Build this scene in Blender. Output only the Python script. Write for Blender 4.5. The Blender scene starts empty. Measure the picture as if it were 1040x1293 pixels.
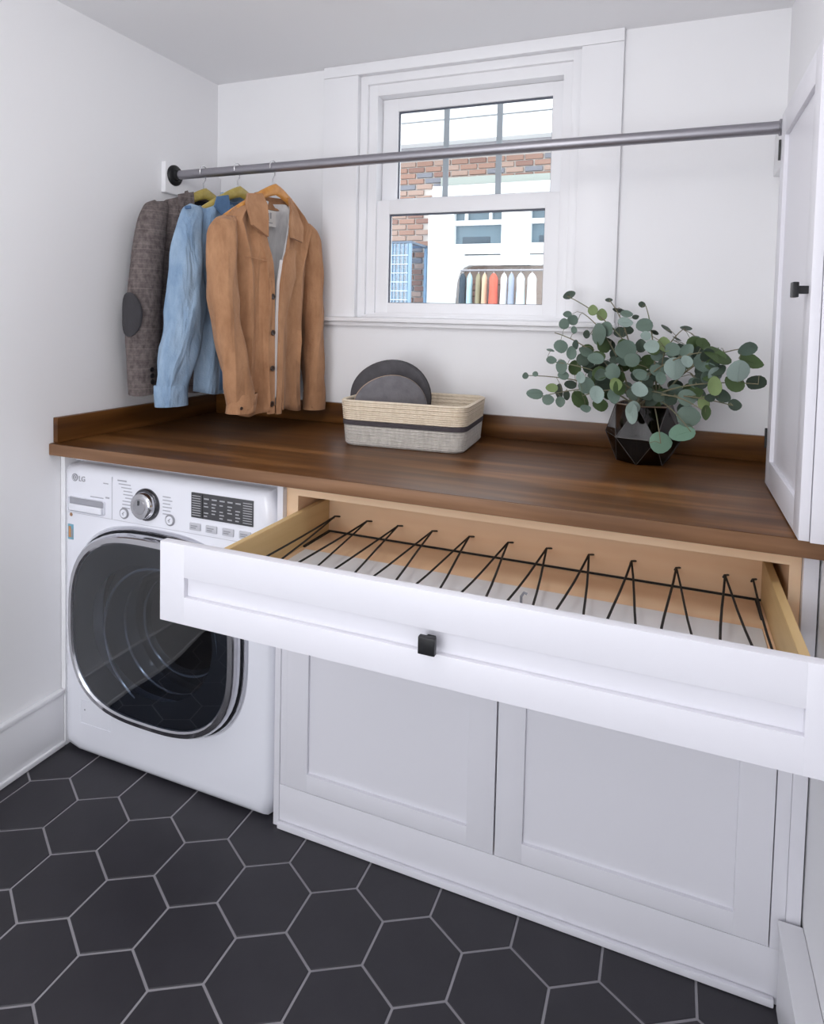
import bpy, bmesh, math, random
from mathutils import Vector, Matrix, Quaternion
random.seed(7)
SC = bpy.context.scene
COL = SC.collection
PI = math.pi

# ------------------------------------------------------------------ camera
CAMP = Vector((1.86018, -2.34190, 1.46181))
YAW, PITCH, ROLL = 0.379239, -0.046827, 0.022665
FPX, PPX, PPY = 824.613, 520.0, 439.548
_F = Vector((-math.sin(YAW)*math.cos(PITCH), math.cos(YAW)*math.cos(PITCH), math.sin(PITCH)))
_R = _F.cross(Vector((0, 0, 1))).normalized()
_U = _R.cross(_F)
_c, _s = math.cos(ROLL), math.sin(ROLL)
_R, _U = _c*_R + _s*_U, -_s*_R + _c*_U
cam = bpy.data.cameras.new('camera')
camo = bpy.data.objects.new('camera', cam)
COL.objects.link(camo)
M3 = Matrix((_R, _U, -_F)).transposed()
camo.matrix_world = Matrix.Translation(CAMP) @ M3.to_4x4()
cam.sensor_fit = 'VERTICAL'
cam.sensor_height = 36.0
cam.lens = FPX/1293*36.0
cam.shift_y = (PPY-646.5)/1293
cam.clip_start = 0.02
SC.camera = camo

# ------------------------------------------------------------------ world, lamps, exposure
SC.view_settings.view_transform = 'Standard'
SC.view_settings.look = 'None'
SC.view_settings.gamma = 1.0
SC.view_settings.exposure = -0.12
SC.view_settings.use_curve_mapping = False
w = bpy.data.worlds.new('sky')
SC.world = w
w.use_nodes = True
w.node_tree.nodes['Background'].inputs['Color'].default_value = (0.93, 0.97, 1.0, 1)
w.node_tree.nodes['Background'].inputs['Strength'].default_value = 3.2


def area(name, loc, target, sx, sy, power, col):
    l = bpy.data.lights.new(name, 'AREA')
    l.shape = 'RECTANGLE'
    l.size, l.size_y, l.energy, l.color = sx, sy, power, col
    o = bpy.data.objects.new(name, l)
    COL.objects.link(o)
    o.location = loc
    d = Vector(target)-Vector(loc)
    o.rotation_euler = d.to_track_quat('-Z', 'Y').to_euler()
    return o


# added fill lights, both unseen: one behind the camera, one under the ceiling
area('added_rear_fill', (0.72, -3.88, 1.25), (0.85, 0, 1.5), 1.2, 1.8, 20.5, (0.97, 0.97, 1.0))
gl = bpy.data.lights.new('added_ceiling_fill', 'POINT')
gl.energy, gl.shadow_soft_size, gl.color = 11.5, 0.15, (1.0, 0.985, 0.97)
glo = bpy.data.objects.new('added_ceiling_fill', gl)
COL.objects.link(glo)
glo.location = (1.3, -1.50, 2.19)


# ------------------------------------------------------------------ helpers: picture ray -> metric point (used for measuring)
def bp(u, v, X=None, Y=None, Z=None):
    d = _F + _R*((u-PPX)/FPX) - _U*((v-PPY)/FPX)
    t = (X-CAMP.x)/d.x if X is not None else (Y-CAMP.y)/d.y if Y is not None else (Z-CAMP.z)/d.z
    return CAMP + d*t


# ------------------------------------------------------------------ materials
MATS = {}


def lin(r, g, b):
    f = lambda c: (c/255/12.92) if c/255 <= 0.04045 else ((c/255+0.055)/1.055)**2.4
    return (f(r), f(g), f(b), 1)


def mat(name, col, rough=0.5, metal=0.0, spec=0.5, coat=0.0, noise=None, bump=None, sheen=0.0, wrinkle=None):
    """noise=(scale xyz, amount, second colour) ; bump=(scale, strength)"""
    if name in MATS:
        return MATS[name]
    m = bpy.data.materials.new(name)
    m.use_nodes = True
    nt = m.node_tree
    b = nt.nodes['Principled BSDF']
    b.inputs['Base Color'].default_value = col
    b.inputs['Roughness'].default_value = rough
    b.inputs['Metallic'].default_value = metal
    b.inputs['Specular IOR Level'].default_value = spec
    b.inputs['Coat Weight'].default_value = coat
    b.inputs['Sheen Weight'].default_value = sheen
    if noise or bump:
        tc = nt.nodes.new('ShaderNodeTexCoord')
    if noise:
        mp = nt.nodes.new('ShaderNodeMapping')
        mp.inputs['Scale'].default_value = noise[0]
        nz = nt.nodes.new('ShaderNodeTexNoise')
        nz.inputs['Scale'].default_value = 1.0
        nz.inputs['Detail'].default_value = 5
        nz.inputs['Roughness'].default_value = 0.6
        cr = nt.nodes.new('ShaderNodeValToRGB')
        cr.color_ramp.elements[0].position = 0.5-noise[1]
        cr.color_ramp.elements[1].position = 0.5+noise[1]
        cr.color_ramp.elements[0].color = col
        cr.color_ramp.elements[1].color = noise[2]
        nt.links.new(tc.outputs['Object'], mp.inputs['Vector'])
        nt.links.new(mp.outputs['Vector'], nz.inputs['Vector'])
        nt.links.new(nz.outputs['Fac'], cr.inputs['Fac'])
        nt.links.new(cr.outputs['Color'], b.inputs['Base Color'])
    if bump:
        n2 = nt.nodes.new('ShaderNodeTexNoise')
        n2.inputs['Scale'].default_value = bump[0]
        n2.inputs['Detail'].default_value = 4
        bm_ = nt.nodes.new('ShaderNodeBump')
        bm_.inputs['Strength'].default_value = bump[1]
        bm_.inputs['Distance'].default_value = 0.01
        if wrinkle:                                # cloth: long creases running down the garment
            mp2 = nt.nodes.new('ShaderNodeMapping')
            mp2.inputs['Scale'].default_value = wrinkle[0]
            mp2.inputs['Rotation'].default_value = (0, 0, 0.26)
            n3 = nt.nodes.new('ShaderNodeTexNoise')
            n3.inputs['Scale'].default_value = 1.0
            n3.inputs['Detail'].default_value = 2.5
            n3.inputs['Distortion'].default_value = 0.8
            b3 = nt.nodes.new('ShaderNodeBump')
            b3.inputs['Strength'].default_value = wrinkle[1]
            b3.inputs['Distance'].default_value = 0.05
            nt.links.new(tc.outputs['Object'], mp2.inputs['Vector'])
            nt.links.new(mp2.outputs['Vector'], n3.inputs['Vector'])
            nt.links.new(n3.outputs['Fac'], b3.inputs['Height'])
            nt.links.new(b3.outputs['Normal'], bm_.inputs['Normal'])
        nt.links.new(tc.outputs['Object'], n2.inputs['Vector'])
        nt.links.new(n2.outputs['Fac'], bm_.inputs['Height'])
        nt.links.new(bm_.outputs['Normal'], b.inputs['Normal'])
    MATS[name] = m
    return m


def glass(name, tint, gloss=0.08, rough=0.02, gmax=0.75, gcol=(1, 1, 1, 1)):
    m = bpy.data.materials.new(name)
    m.use_nodes = True
    nt = m.node_tree
    nt.nodes.remove(nt.nodes['Principled BSDF'])
    out = nt.nodes['Material Output']
    t = nt.nodes.new('ShaderNodeBsdfTransparent')
    t.inputs['Color'].default_value = tint
    g = nt.nodes.new('ShaderNodeBsdfGlossy')
    g.inputs['Roughness'].default_value = rough
    g.inputs['Color'].default_value = gcol
    fr = nt.nodes.new('ShaderNodeLayerWeight')
    fr.inputs['Blend'].default_value = 0.25
    mr = nt.nodes.new('ShaderNodeMapRange')
    mr.inputs['To Min'].default_value = gloss
    mr.inputs['To Max'].default_value = gmax
    mx = nt.nodes.new('ShaderNodeMixShader')
    nt.links.new(fr.outputs['Facing'], mr.inputs['Value'])
    nt.links.new(mr.outputs['Result'], mx.inputs['Fac'])
    nt.links.new(t.outputs['BSDF'], mx.inputs[1])
    nt.links.new(g.outputs['BSDF'], mx.inputs[2])
    nt.links.new(mx.outputs['Shader'], out.inputs['Surface'])
    return m


def wood(name, c1, c2, c3, scale, rough=0.4, coat=0.0, axis='X', rings=3.0, spec=0.5):
    m = bpy.data.materials.new(name)
    m.use_nodes = True
    nt = m.node_tree
    b = nt.nodes['Principled BSDF']
    tc = nt.nodes.new('ShaderNodeTexCoord')
    mp = nt.nodes.new('ShaderNodeMapping')
    sc = {'X': (scale*0.07, scale, scale), 'Y': (scale, scale*0.07, scale), 'Z': (scale, scale, scale*0.07)}[axis]
    mp.inputs['Scale'].default_value = sc
    n1 = nt.nodes.new('ShaderNodeTexNoise')
    n1.inputs['Scale'].default_value = 1.0
    n1.inputs['Detail'].default_value = 6
    n1.inputs['Distortion'].default_value = 1.2
    n2 = nt.nodes.new('ShaderNodeTexNoise')
    n2.inputs['Scale'].default_value = rings
    n2.inputs['Detail'].default_value = 3
    cr = nt.nodes.new('ShaderNodeValToRGB')
    e = cr.color_ramp.elements
    e[0].position, e[0].color = 0.3, c1
    e[1].position, e[1].color = 0.72, c3
    k = e.new(0.5)
    k.color = c2
    mm = nt.nodes.new('ShaderNodeMix')
    mm.data_type = 'FLOAT'
    mm.inputs[0].default_value = 0.4
    nt.links.new(tc.outputs['Object'], mp.inputs['Vector'])
    nt.links.new(mp.outputs['Vector'], n1.inputs['Vector'])
    nt.links.new(mp.outputs['Vector'], n2.inputs['Vector'])
    nt.links.new(n1.outputs['Fac'], mm.inputs[2])
    nt.links.new(n2.outputs['Fac'], mm.inputs[3])
    nt.links.new(mm.outputs[0], cr.inputs['Fac'])
    nt.links.new(cr.outputs['Color'], b.inputs['Base Color'])
    b.inputs['Roughness'].default_value = rough
    b.inputs['Coat Weight'].default_value = coat
    b.inputs['Coat Roughness'].default_value = 0.3
    b.inputs['Specular IOR Level'].default_value = spec
    bu = nt.nodes.new('ShaderNodeBump')
    bu.inputs['Strength'].default_value = 0.06
    bu.inputs['Distance'].default_value = 0.01
    nt.links.new(mm.outputs[0], bu.inputs['Height'])
    nt.links.new(bu.outputs['Normal'], b.inputs['Normal'])
    MATS[name] = m
    return m


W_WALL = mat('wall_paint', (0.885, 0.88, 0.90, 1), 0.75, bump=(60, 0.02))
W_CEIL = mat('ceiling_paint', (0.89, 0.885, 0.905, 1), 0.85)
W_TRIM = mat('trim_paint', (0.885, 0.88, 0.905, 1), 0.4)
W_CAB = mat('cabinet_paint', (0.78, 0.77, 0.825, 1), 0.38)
GROUT = mat('grout', lin(158, 155, 160), 0.9, bump=(300, 0.1))
TILE = mat('tile_black', lin(38, 36, 42), 0.45, noise=((9, 9, 9), 0.3, lin(47, 45, 51)), bump=(90, 0.03))
WALNUT = wood('walnut_stain', (0.046, 0.0145, 0.003, 1), (0.120, 0.046, 0.0105, 1), (0.29, 0.125, 0.038, 1), 9, 0.34, 0.0, spec=0.36)
WALNUT_Y = wood('walnut_stain_side', (0.046, 0.0145, 0.003, 1), (0.120, 0.046, 0.0105, 1), (0.29, 0.125, 0.038, 1), 9, 0.38, 0.0, 'Y', spec=0.36)
MAPLE = wood('maple', lin(236, 192, 150), lin(243, 206, 168), lin(248, 218, 184), 7, 0.5)
BIRCH = wood('birch_side', lin(194, 160, 108), lin(212, 180, 128), lin(226, 196, 146), 10, 0.5, 0, 'Y')
BLACK = mat('black_metal', (0.012, 0.012, 0.014, 1), 0.4, 0.3)
CORD = mat('black_cord', (0.014, 0.013, 0.013, 1), 0.7)
STEEL = mat('brushed_steel', (0.34, 0.33, 0.36, 1), 0.42, 0.85)
CHROME = mat('chrome', (0.62, 0.62, 0.65, 1), 0.14, 1.0)
ENAMEL = mat('white_enamel', (0.85, 0.855, 0.925, 1), 0.25, coat=0.3)
GREYPL = mat('grey_plastic', (0.30, 0.30, 0.33, 1), 0.4)
LGREY = mat('light_grey_plastic', (0.55, 0.55, 0.60, 1), 0.4)
DGREY = mat('dark_grey_plastic', (0.035, 0.036, 0.042, 1), 0.35)
RUBBER = mat('grey_rubber', (0.11, 0.115, 0.13, 1), 0.5)
PANE = glass('window_glass', (0.97, 0.99, 1, 1), 0.012, 0.02, 0.15)
DOORGL = glass('smoked_door_glass', (0.40, 0.44, 0.50, 1), 0.018, 0.03, 0.45)
BOWLGL = glass('clear_bowl_glass', (0.50, 0.54, 0.60, 1), 0.025, 0.06, 0.5)
VASEGL = glass('smoky_vase_glass', (0.40, 0.37, 0.37, 1), 0.012, 0.05, 0.35)


# ------------------------------------------------------------------ mesh helpers
class MB:
    def __init__(self):
        self.bm = bmesh.new()

    def box(self, x0, x1, y0, y1, z0, z1, bev=0.0, seg=2, M=None):
        bm = bmesh.new()
        bmesh.ops.create_cube(bm, size=1)
        for v in bm.verts:
            v.co = Vector((x0+(v.co.x+.5)*(x1-x0), y0+(v.co.y+.5)*(y1-y0), z0+(v.co.z+.5)*(z1-z0)))
        if bev:
            bmesh.ops.bevel(bm, geom=bm.edges[:], offset=bev, segments=seg, affect='EDGES', profile=0.6)
        return self.join(bm, M)

    def join(self, bm, M=None):
        if M is not None:
            bmesh.ops.transform(bm, matrix=M, verts=bm.verts)
        me = bpy.data.meshes.new('t')
        bm.to_mesh(me)
        bm.free()
        self.bm.from_mesh(me)
        bpy.data.meshes.remove(me)
        return self

    def raw(self, vs, fs):
        bv = [self.bm.verts.new(v) for v in vs]
        for f in fs:
            try:
                self.bm.faces.new([bv[i] for i in f])
            except ValueError:
                pass
        return self

    def loft(self, rings, closed=True, cap0=False, cap1=False):
        n = len(rings[0])
        vs = [tuple(p) for r in rings for p in r]
        fs = []
        for i in range(len(rings)-1):
            for j in range(n if closed else n-1):
                k = (j+1) % n
                fs.append((i*n+j, i*n+k, (i+1)*n+k, (i+1)*n+j))
        if cap0:
            fs.append(tuple(range(n))[::-1])
        if cap1:
            fs.append(tuple((len(rings)-1)*n+j for j in range(n)))
        return self.raw(vs, fs)

    def tube(self, pts, r, seg=8, cap=True):
        pts = [Vector(p) for p in pts]
        rs = r if isinstance(r, (list, tuple)) else [r]*len(pts)
        rings = []
        up = None
        for i, p in enumerate(pts):
            t = (pts[min(i+1, len(pts)-1)]-pts[max(i-1, 0)]).normalized()
            if up is None:
                up = t.orthogonal().normalized()
            up = (up-t*up.dot(t))
            up = up.normalized() if up.length > 1e-6 else t.orthogonal().normalized()
            s = t.cross(up)
            rings.append([p+(up*math.cos(2*PI*k/seg)+s*math.sin(2*PI*k/seg))*rs[i] for k in range(seg)])
        return self.loft(rings, True, cap, cap)

    def lathe(self, prof, center, axis='Z', seg=32, cap0=False, cap1=False):
        """prof: list of (r, h)"""
        c = Vector(center)
        rings = []
        for r, h in prof:
            ring = []
            for k in range(seg):
                a = 2*PI*k/seg
                x, y = r*math.cos(a), r*math.sin(a)
                ring.append(c+(Vector((x, y, h)) if axis == 'Z' else Vector((x, h, y)) if axis == 'Y' else Vector((h, x, y))))
            rings.append(ring)
        return self.loft(rings, True, cap0, cap1)

    def prism(self, poly, d, M=None, bev=0.0):
        """poly 2D in local xy, extruded 0..d along local z"""
        bm = bmesh.new()
        vs = [bm.verts.new((p[0], p[1], 0)) for p in poly]
        f = bm.faces.new(vs)
        r = bmesh.ops.extrude_face_region(bm, geom=[f])
        for g in r['geom']:
            if isinstance(g, bmesh.types.BMVert):
                g.co.z += d
        bmesh.ops.recalc_face_normals(bm, faces=bm.faces)
        if bev:
            bmesh.ops.bevel(bm, geom=bm.edges[:], offset=bev, segments=2, affect='EDGES')
        return self.join(bm, M)

    def mesh(self, name, m=None, smooth=True, ang=40):
        bmesh.ops.recalc_face_normals(self.bm, faces=self.bm.faces)
        me = bpy.data.meshes.new(name)
        self.bm.to_mesh(me)
        self.bm.free()
        if smooth:
            me.polygons.foreach_set('use_smooth', [True]*len(me.polygons))
            try:
                me.set_sharp_from_angle(angle=math.radians(ang))
            except Exception:
                pass
        if m:
            me.materials.append(m)
        return me

    def build(self, name, m, parent=None, smooth=True, ang=40):
        o = bpy.data.objects.new(name, self.mesh(name, m, smooth, ang))
        COL.objects.link(o)
        if parent:
            put(o, parent)
        return o


def wm(o):
    m = o.matrix_basis.copy()
    while o.parent:
        m = o.parent.matrix_basis @ o.matrix_parent_inverse @ m
        o = o.parent
    return m


def put(o, parent):
    o.parent = parent
    o.matrix_parent_inverse = wm(parent).inverted()


def tag(o, label=None, cat=None, group=None, kind=None):
    for k, v in (('label', label), ('category', cat), ('group', group), ('kind', kind)):
        if v:
            o[k] = v
    return o


def thing(name, label, cat, loc=(0, 0, 0), group=None):
    o = bpy.data.objects.new(name, None)
    o.empty_display_size = 0.05
    COL.objects.link(o)
    o.location = loc
    return tag(o, label, cat, group)


def struct(o):
    o['kind'] = 'structure'
    return o


def text_mesh(txt, size, depth=0.0006):
    c = bpy.data.curves.new('t', 'FONT')
    c.body = txt
    c.size = size
    c.extrude = depth
    c.resolution_u = 3
    o = bpy.data.objects.new('t', c)
    COL.objects.link(o)
    dg = bpy.context.evaluated_depsgraph_get()
    me = bpy.data.meshes.new_from_object(o.evaluated_get(dg))
    bpy.data.objects.remove(o)
    bpy.data.curves.remove(c)
    return me


# front-facing frame: local x -> +X, local y -> +Z, local z -> -Y (towards the viewer)
def FRONT(x, y, z):
    return Matrix(((1, 0, 0, x), (0, 0, -1, y), (0, 1, 0, z), (0, 0, 0, 1)))


# ================================================================== THE ROOM
RX, RYF, RH = 2.163, -4.0, 2.444
ZC, CT, CD = 1.029, 0.039, 0.827        # counter height, thickness, depth

fl = struct(MB().box(-0.1, RX+0.1, RYF-0.1, 0.15, -0.08, -0.0025).build('floor', GROUT))
HW = 0.2
HS = HW/math.sqrt(3)
HX, HY = -0.0370, -0.8907


def clip(poly, ax, lim, sgn):
    out = []
    for i in range(len(poly)):
        a, b = poly[i], poly[(i+1) % len(poly)]
        da, db = sgn*(a[ax]-lim), sgn*(b[ax]-lim)
        if da <= 0:
            out.append(a)
        if (da < 0 < db) or (db < 0 < da):
            t = da/(da-db)
            out.append((a[0]+(b[0]-a[0])*t, a[1]+(b[1]-a[1])*t))
    return out


def hexpoly(cx, cy):
    g = 0.0030
    r = (HW/2-g)/math.cos(PI/6)
    return [(cx+r*math.cos(PI/6+k*PI/3), cy+r*math.sin(PI/6+k*PI/3)) for k in range(6)]


def tilemesh(poly):
    b = MB()
    b.prism(poly, 0.010, Matrix.Translation((0, 0, -0.010)), 0)
    bmesh.ops.bevel(b.bm, geom=[e for e in b.bm.edges if all(v.co.z > -0.001 for v in e.verts)], offset=0.0012, segments=1, affect='EDGES')
    return b.mesh('tile', TILE, False)


full = tilemesh(hexpoly(0, 0))
for j in range(-19, 2):
    for k in range(-1, 13):
        cx = HX + (k+0.5)*HW + (HW/2 if j % 2 else 0)
        cy = HY + HS/2 + j*1.5*HS
        if cy > -0.70 or cx < -0.1 or cx > RX+0.09 or cy < RYF:
            continue
        p = hexpoly(cx, cy)
        q = p
        for ax, lim, s in ((0, 0.001, -1), (0, RX-0.001, 1)):
            q = clip(q, ax, lim, s)
        if len(q) < 3:
            continue
        xs = [a[0] for a in q]
        if max(xs)-min(xs) < 0.012:
            continue
        if q == p:
            o = bpy.data.objects.new('tile', full)
            o.location = (cx, cy, random.uniform(-0.0005, 0.0002))
        else:
            o = bpy.data.objects.new('tile', tilemesh(q))
        COL.objects.link(o)
        put(o, fl)

struct(MB().box(-0.1, RX+0.1, RYF-0.1, 0.15, RH, RH+0.1).build('ceiling', W_CEIL))
struct(MB().box(-0.1, 0, RYF-0.1, 0.15, -0.05, RH).build('wall_left', W_WALL))
struct(MB().box(RX, RX+0.1, RYF-0.1, 0.15, -0.05, RH).build('wall_right', W_WALL))
# back wall with the window opening
OX0, OX1, OZ0, OZ1 = 0.684, 1.535, 1.456, 2.401
wb = MB()
wb.box(0, OX0, 0, 0.15, -0.05, RH).box(OX1, RX, 0, 0.15, -0.05, RH)
wb.box(OX0, OX1, 0, 0.15, -0.05, OZ0).box(OX0, OX1, 0, 0.15, OZ1, RH)
struct(wb.build('wall_back', W_WALL, smooth=False))
# wall behind the camera; its wide doorway is added as a light opening
wf = MB()
wf.box(0, 0.2, RYF-0.1, RYF, -0.05, RH).box(1.9, RX, RYF-0.1, RYF, -0.05, RH)
wf.box(0.2, 1.9, RYF-0.1, RYF, 2.2, RH)
struct(wf.build('wall_front', W_WALL, smooth=False))
w2 = MB()
for x0, x1, z0, z1 in ((0.2, 0.26, 0, 2.2), (1.84, 1.9, 0, 2.2), (0.26, 1.84, 0, 0.3), (0.26, 1.84, 2.13, 2.2), (1.32, 1.38, 0.3, 2.13)):
    w2.box(x0, x1, RYF-0.07, RYF-0.02, z0, z1)
struct(w2.build('added_rear_door', W_TRIM, smooth=False))


def baseboard(name, x0, x1, y0, y1, h, ax):
    b = MB()
    b.box(x0, x1, y0, y1, 0.001, h-0.012, 0.002)
    e = 0.006
    if ax > 0:
        b.box(x0, x1+e, y0, y1, h-0.014, h, 0.003)
        b.box(x0, x1+0.008, y0, y1, 0.001, 0.018, 0.004)
    else:
        b.box(x0-e, x1, y0, y1, h-0.014, h, 0.003)
    return struct(b.build(name, W_TRIM))


baseboard('baseboard_left', 0.0005, 0.0145, RYF+0.001, -0.787, 0.195, 1)
baseboard('baseboard_right', 2.120, RX-0.0005, RYF+0.001, -0.806, 0.200, -1)

# window casing boards, stool and apron
struct(MB().box(0.533, 0.684, -0.020, -0.0003, 1.4585, 2.4005, 0.0015).build('trim_1', W_TRIM))
struct(MB().box(1.535, 1.673, -0.020, -0.0003, 1.4585, 2.4005, 0.0015).build('trim_2', W_TRIM))
struct(MB().box(0.533, 1.673, -0.024, -0.0003, 2.4010, 2.4435, 0.0015).build('trim_3', W_TRIM))
st = MB()
st.box(0.528, 1.678, -0.040, 0.0, 1.441, 1.4580, 0.004)
st.box(0.533, 1.673, -0.022, -0.0003, 1.425, 1.4405, 0.002)
struct(st.build('trim_4', W_TRIM))
# crown edge where the back wall meets the ceiling is plain


def ring(b, xo0, xo1, zo0, zo1, xi0, xi1, zi0, zi1, y0, y1, bev=0.002):
    b.box(xo0, xi0, y0, y1, zo0, zo1, bev)
    b.box(xi1, xo1, y0, y1, zo0, zo1, bev)
    b.box(xi0-.001, xi1+.001, y0, y1, zo0, zi0, bev)
    b.box(xi0-.001, xi1+.001, y0, y1, zi1, zo1, bev)


wn = MB()
ring(wn, OX0, OX1, 1.458, 2.401, 0.716, 1.503, 1.470, 2.368, 0.004, 0.14)
ring(wn, 0.700, 1.519, 1.464, 2.385, 0.752, 1.470, 1.478, 2.326, 0.020, 0.14)
win = struct(wn.build('window_1', W_TRIM))
us = MB()
ring(us, 0.753, 1.469, 1.890, 2.325, 0.819, 1.425, 1.932, 2.275, 0.070, 0.105)
us = us.build('upper_sash', W_TRIM, win)
MB().box(0.812, 1.432, 0.085, 0.089, 1.926, 2.281).build('pane', PANE, us)
MUNT = mat('muntin_grey', lin(168, 178, 186), 0.5)
for x in (1.018, 1.228):
    MB().box(x-0.011, x+0.011, 0.0795, 0.0845, 1.932, 2.275).build('muntin', MUNT, us)
ls = MB()
ring(ls, 0.740, 1.478, 1.468, 1.921, 0.804, 1.416, 1.518, 1.866, 0.033, 0.066)
ls = ls.build('lower_sash', W_TRIM, win)
MB().box(0.797, 1.423, 0.048, 0.052, 1.511, 1.873).build('pane', PANE, ls)
GASK = mat('glazing_gasket', lin(88, 92, 104), 0.6)
for par, (a0, a1, c0, c1, y) in ((us, (0.819, 1.425, 1.932, 2.275, 0.078)), (ls, (0.804, 1.416, 1.518, 1.866, 0.041))):
    g = MB()
    ring(g, a0, a1, c0, c1, a0+.005, a1-.002, c0+.002, c1-.007, y, y+0.006, 0)
    g.build('glazing_gasket', GASK, par)

# ================================================================== COUNTERTOP
ct = thing('countertop', 'long dark walnut-stained wooden worktop over the washer and cabinets', 'countertop', (1.07, -0.41, 0.99))
MB().box(0.001, RX-0.001, -CD, -0.001, ZC-CT, ZC, 0.003).build('worktop', WALNUT, ct)
EDGEW = wood('walnut_edge', (0.10, 0.044, 0.018, 1), (0.20, 0.098, 0.046, 1), (0.34, 0.185, 0.10, 1), 11, 0.45, 0.0, spec=0.4)  # paler walnut strip: edging and brighter front light both in its colour
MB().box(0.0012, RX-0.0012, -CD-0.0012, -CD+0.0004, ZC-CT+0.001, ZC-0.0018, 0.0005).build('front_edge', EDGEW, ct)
MB().box(0.0208, RX-0.001, -0.0205, -0.001, ZC+0.0003, ZC+0.082, 0.0015).build('backsplash', WALNUT, ct)
MB().box(0.001, 0.0203, -0.812, -0.001, ZC+0.0003, ZC+0.082, 0.0015).build('side_splash', WALNUT_Y, ct)

# ================================================================== BASE CABINET
CX0, CX1, CY = 0.868, 2.150, -0.779
cab = thing('base_cabinet', 'white shaker base cabinet with two doors under an open drying drawer', 'cabinet', (1.5, -0.4, 0))
b = MB()
b.box(0.849, 0.8675, CY-0.019, -0.01, 0.001, 0.9885, 0.001)
b.build('side_panel', W_CAB, cab)
b = MB()
b.box(CX0, 0.905, CY, -0.02, 0.125, 0.9885)
b.box(2.108, 2.1305, CY, -0.02, 0.125, 0.9885)
b.box(0.905, 2.108, CY, -0.02, 0.957, 0.9885)
b.box(0.905, 2.108, -0.03, -0.02, 0.125, 0.957)
b.box(0.905, 2.108, CY, -0.03, 0.125, 0.14)
b.build('carcass', MAPLE, cab, smooth=False)
MB().box(2.131, 2.159, CY-0.019, CY+0.0, 0.1245, 0.9885, 0.001).build('filler_strip', W_CAB, cab)
MB().box(2.1035, 2.1305, CY-0.018, CY-0.0005, 0.1245, 0.814, 0.001).build('filler_strip', W_CAB, cab)
MB().box(CX0, 0.8885, CY-0.016, CY-0.0005, 0.1245, 0.812, 0.001).build('filler_strip', W_CAB, cab)
MB().box(CX0, 2.150, CY-0.017, CY+0.02, 0.001, 0.1235, 0.001).build('toe_board', W_CAB, cab)
MB().box(CX0, 2.116, CY-0.030, CY-0.0172, 0.001, 0.020, 0.004).build('shoe_moulding', W_CAB, cab)


def shaker(b, x0, x1, z0, z1, yb, yf, st, rl):
    """frame of stiles and rails with a recessed flat panel; front at yf (more negative)"""
    ring(b, x0, x1, z0, z1, x0+st, x1-st, z0+rl, z1-rl, yf, yb, 0.0012)
    b.box(x0+st-0.003, x1-st+0.003, yf+0.009, yb, z0+rl-0.003, z1-rl+0.003)


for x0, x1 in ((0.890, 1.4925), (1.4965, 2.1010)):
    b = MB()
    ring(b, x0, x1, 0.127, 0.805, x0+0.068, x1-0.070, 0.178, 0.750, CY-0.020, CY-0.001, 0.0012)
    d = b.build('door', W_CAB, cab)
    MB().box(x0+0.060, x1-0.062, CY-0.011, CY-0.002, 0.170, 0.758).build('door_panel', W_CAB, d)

# ---- the drawer (pulled out), with its zigzag drying cord
DX0, DX1, DZ0, DZ1 = 0.912, 2.092, 0.820, 0.918
DYB, DYF = -0.628, -1.268
dr = MB()
dr.prism([(DX0, DYF), (DX0+0.017, DYF), (DX0+0.017, DYB-0.010), (DX1-0.017, DYB-0.010), (DX1-0.017, DYF), (DX1, DYF), (DX1, DYB), (DX0, DYB)], DZ1-DZ0+0.010, Matrix.Translation((0, 0, DZ0-0.010)), 0.001)
drw = dr.build('drawer', BIRCH, cab)
MB().box(DX0+0.0172, DX1-0.0172, DYB-0.016, DYB-0.0105, DZ0+0.003, DZ1+0.0005, 0.0015).build('back_panel', MAPLE, drw)
MB().box(DX0+0.017, DX1-0.017, -0.800, DYB-0.0105, DZ0-0.010, DZ0-0.002).build('rear_slat', MAPLE, drw)
MB().box(DX0+0.017, DX1-0.017, DYB-0.018, DYB-0.0105, DZ0-0.002, DZ0+0.003).build('dark_gap_strip', CORD, drw)  # black strip laid along the gap below the back panel
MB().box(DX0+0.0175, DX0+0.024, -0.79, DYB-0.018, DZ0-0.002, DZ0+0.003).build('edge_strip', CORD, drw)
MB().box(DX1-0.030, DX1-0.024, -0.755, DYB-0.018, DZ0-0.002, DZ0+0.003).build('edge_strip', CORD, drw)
TRAY = mat('tray_white', (0.86, 0.87, 0.90, 1), 0.45)
t = MB()
t.box(DX0+0.032, DX1-0.032, DYF+0.001, -0.802, DZ0-0.008, DZ0+0.000, 0.003)
t.build('drip_tray', TRAY, drw)
MB().box(DX0+0.0172, DX0+0.0315, DYF+0.001, -0.802, DZ0-0.010, DZ0-0.001).build('bottom_rail', MAPLE, drw)
MB().box(DX1-0.0315, DX1-0.0172, DYF+0.001, -0.802, DZ0-0.010, DZ0-0.001).build('bottom_rail', MAPLE, drw)
f = MB()
ring(f, 0.887, 2.1015, 0.8195, 0.9865, 0.950, 2.056, 0.877, 0.918, -1.290, -1.269, 0.0015)
ff = f.build('drawer_front', W_CAB, drw)
MB().box(0.944, 2.062, -1.279, -1.270, 0.870, 0.925).build('front_panel', W_CAB, drw)


def knob(x, y, z, M, parent, name='knob', s=1.0):
    b = MB()
    b.box(-0.008*s, 0.008*s, -0.008*s, 0.008*s, 0, 0.019*s, 0.001, 1, M)
    b.box(-0.0155*s, 0.0155*s, -0.0155*s, 0.0155*s, 0.0185*s, 0.030*s, 0.002, 2, M)
    return b.build(name, BLACK, parent)


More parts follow.
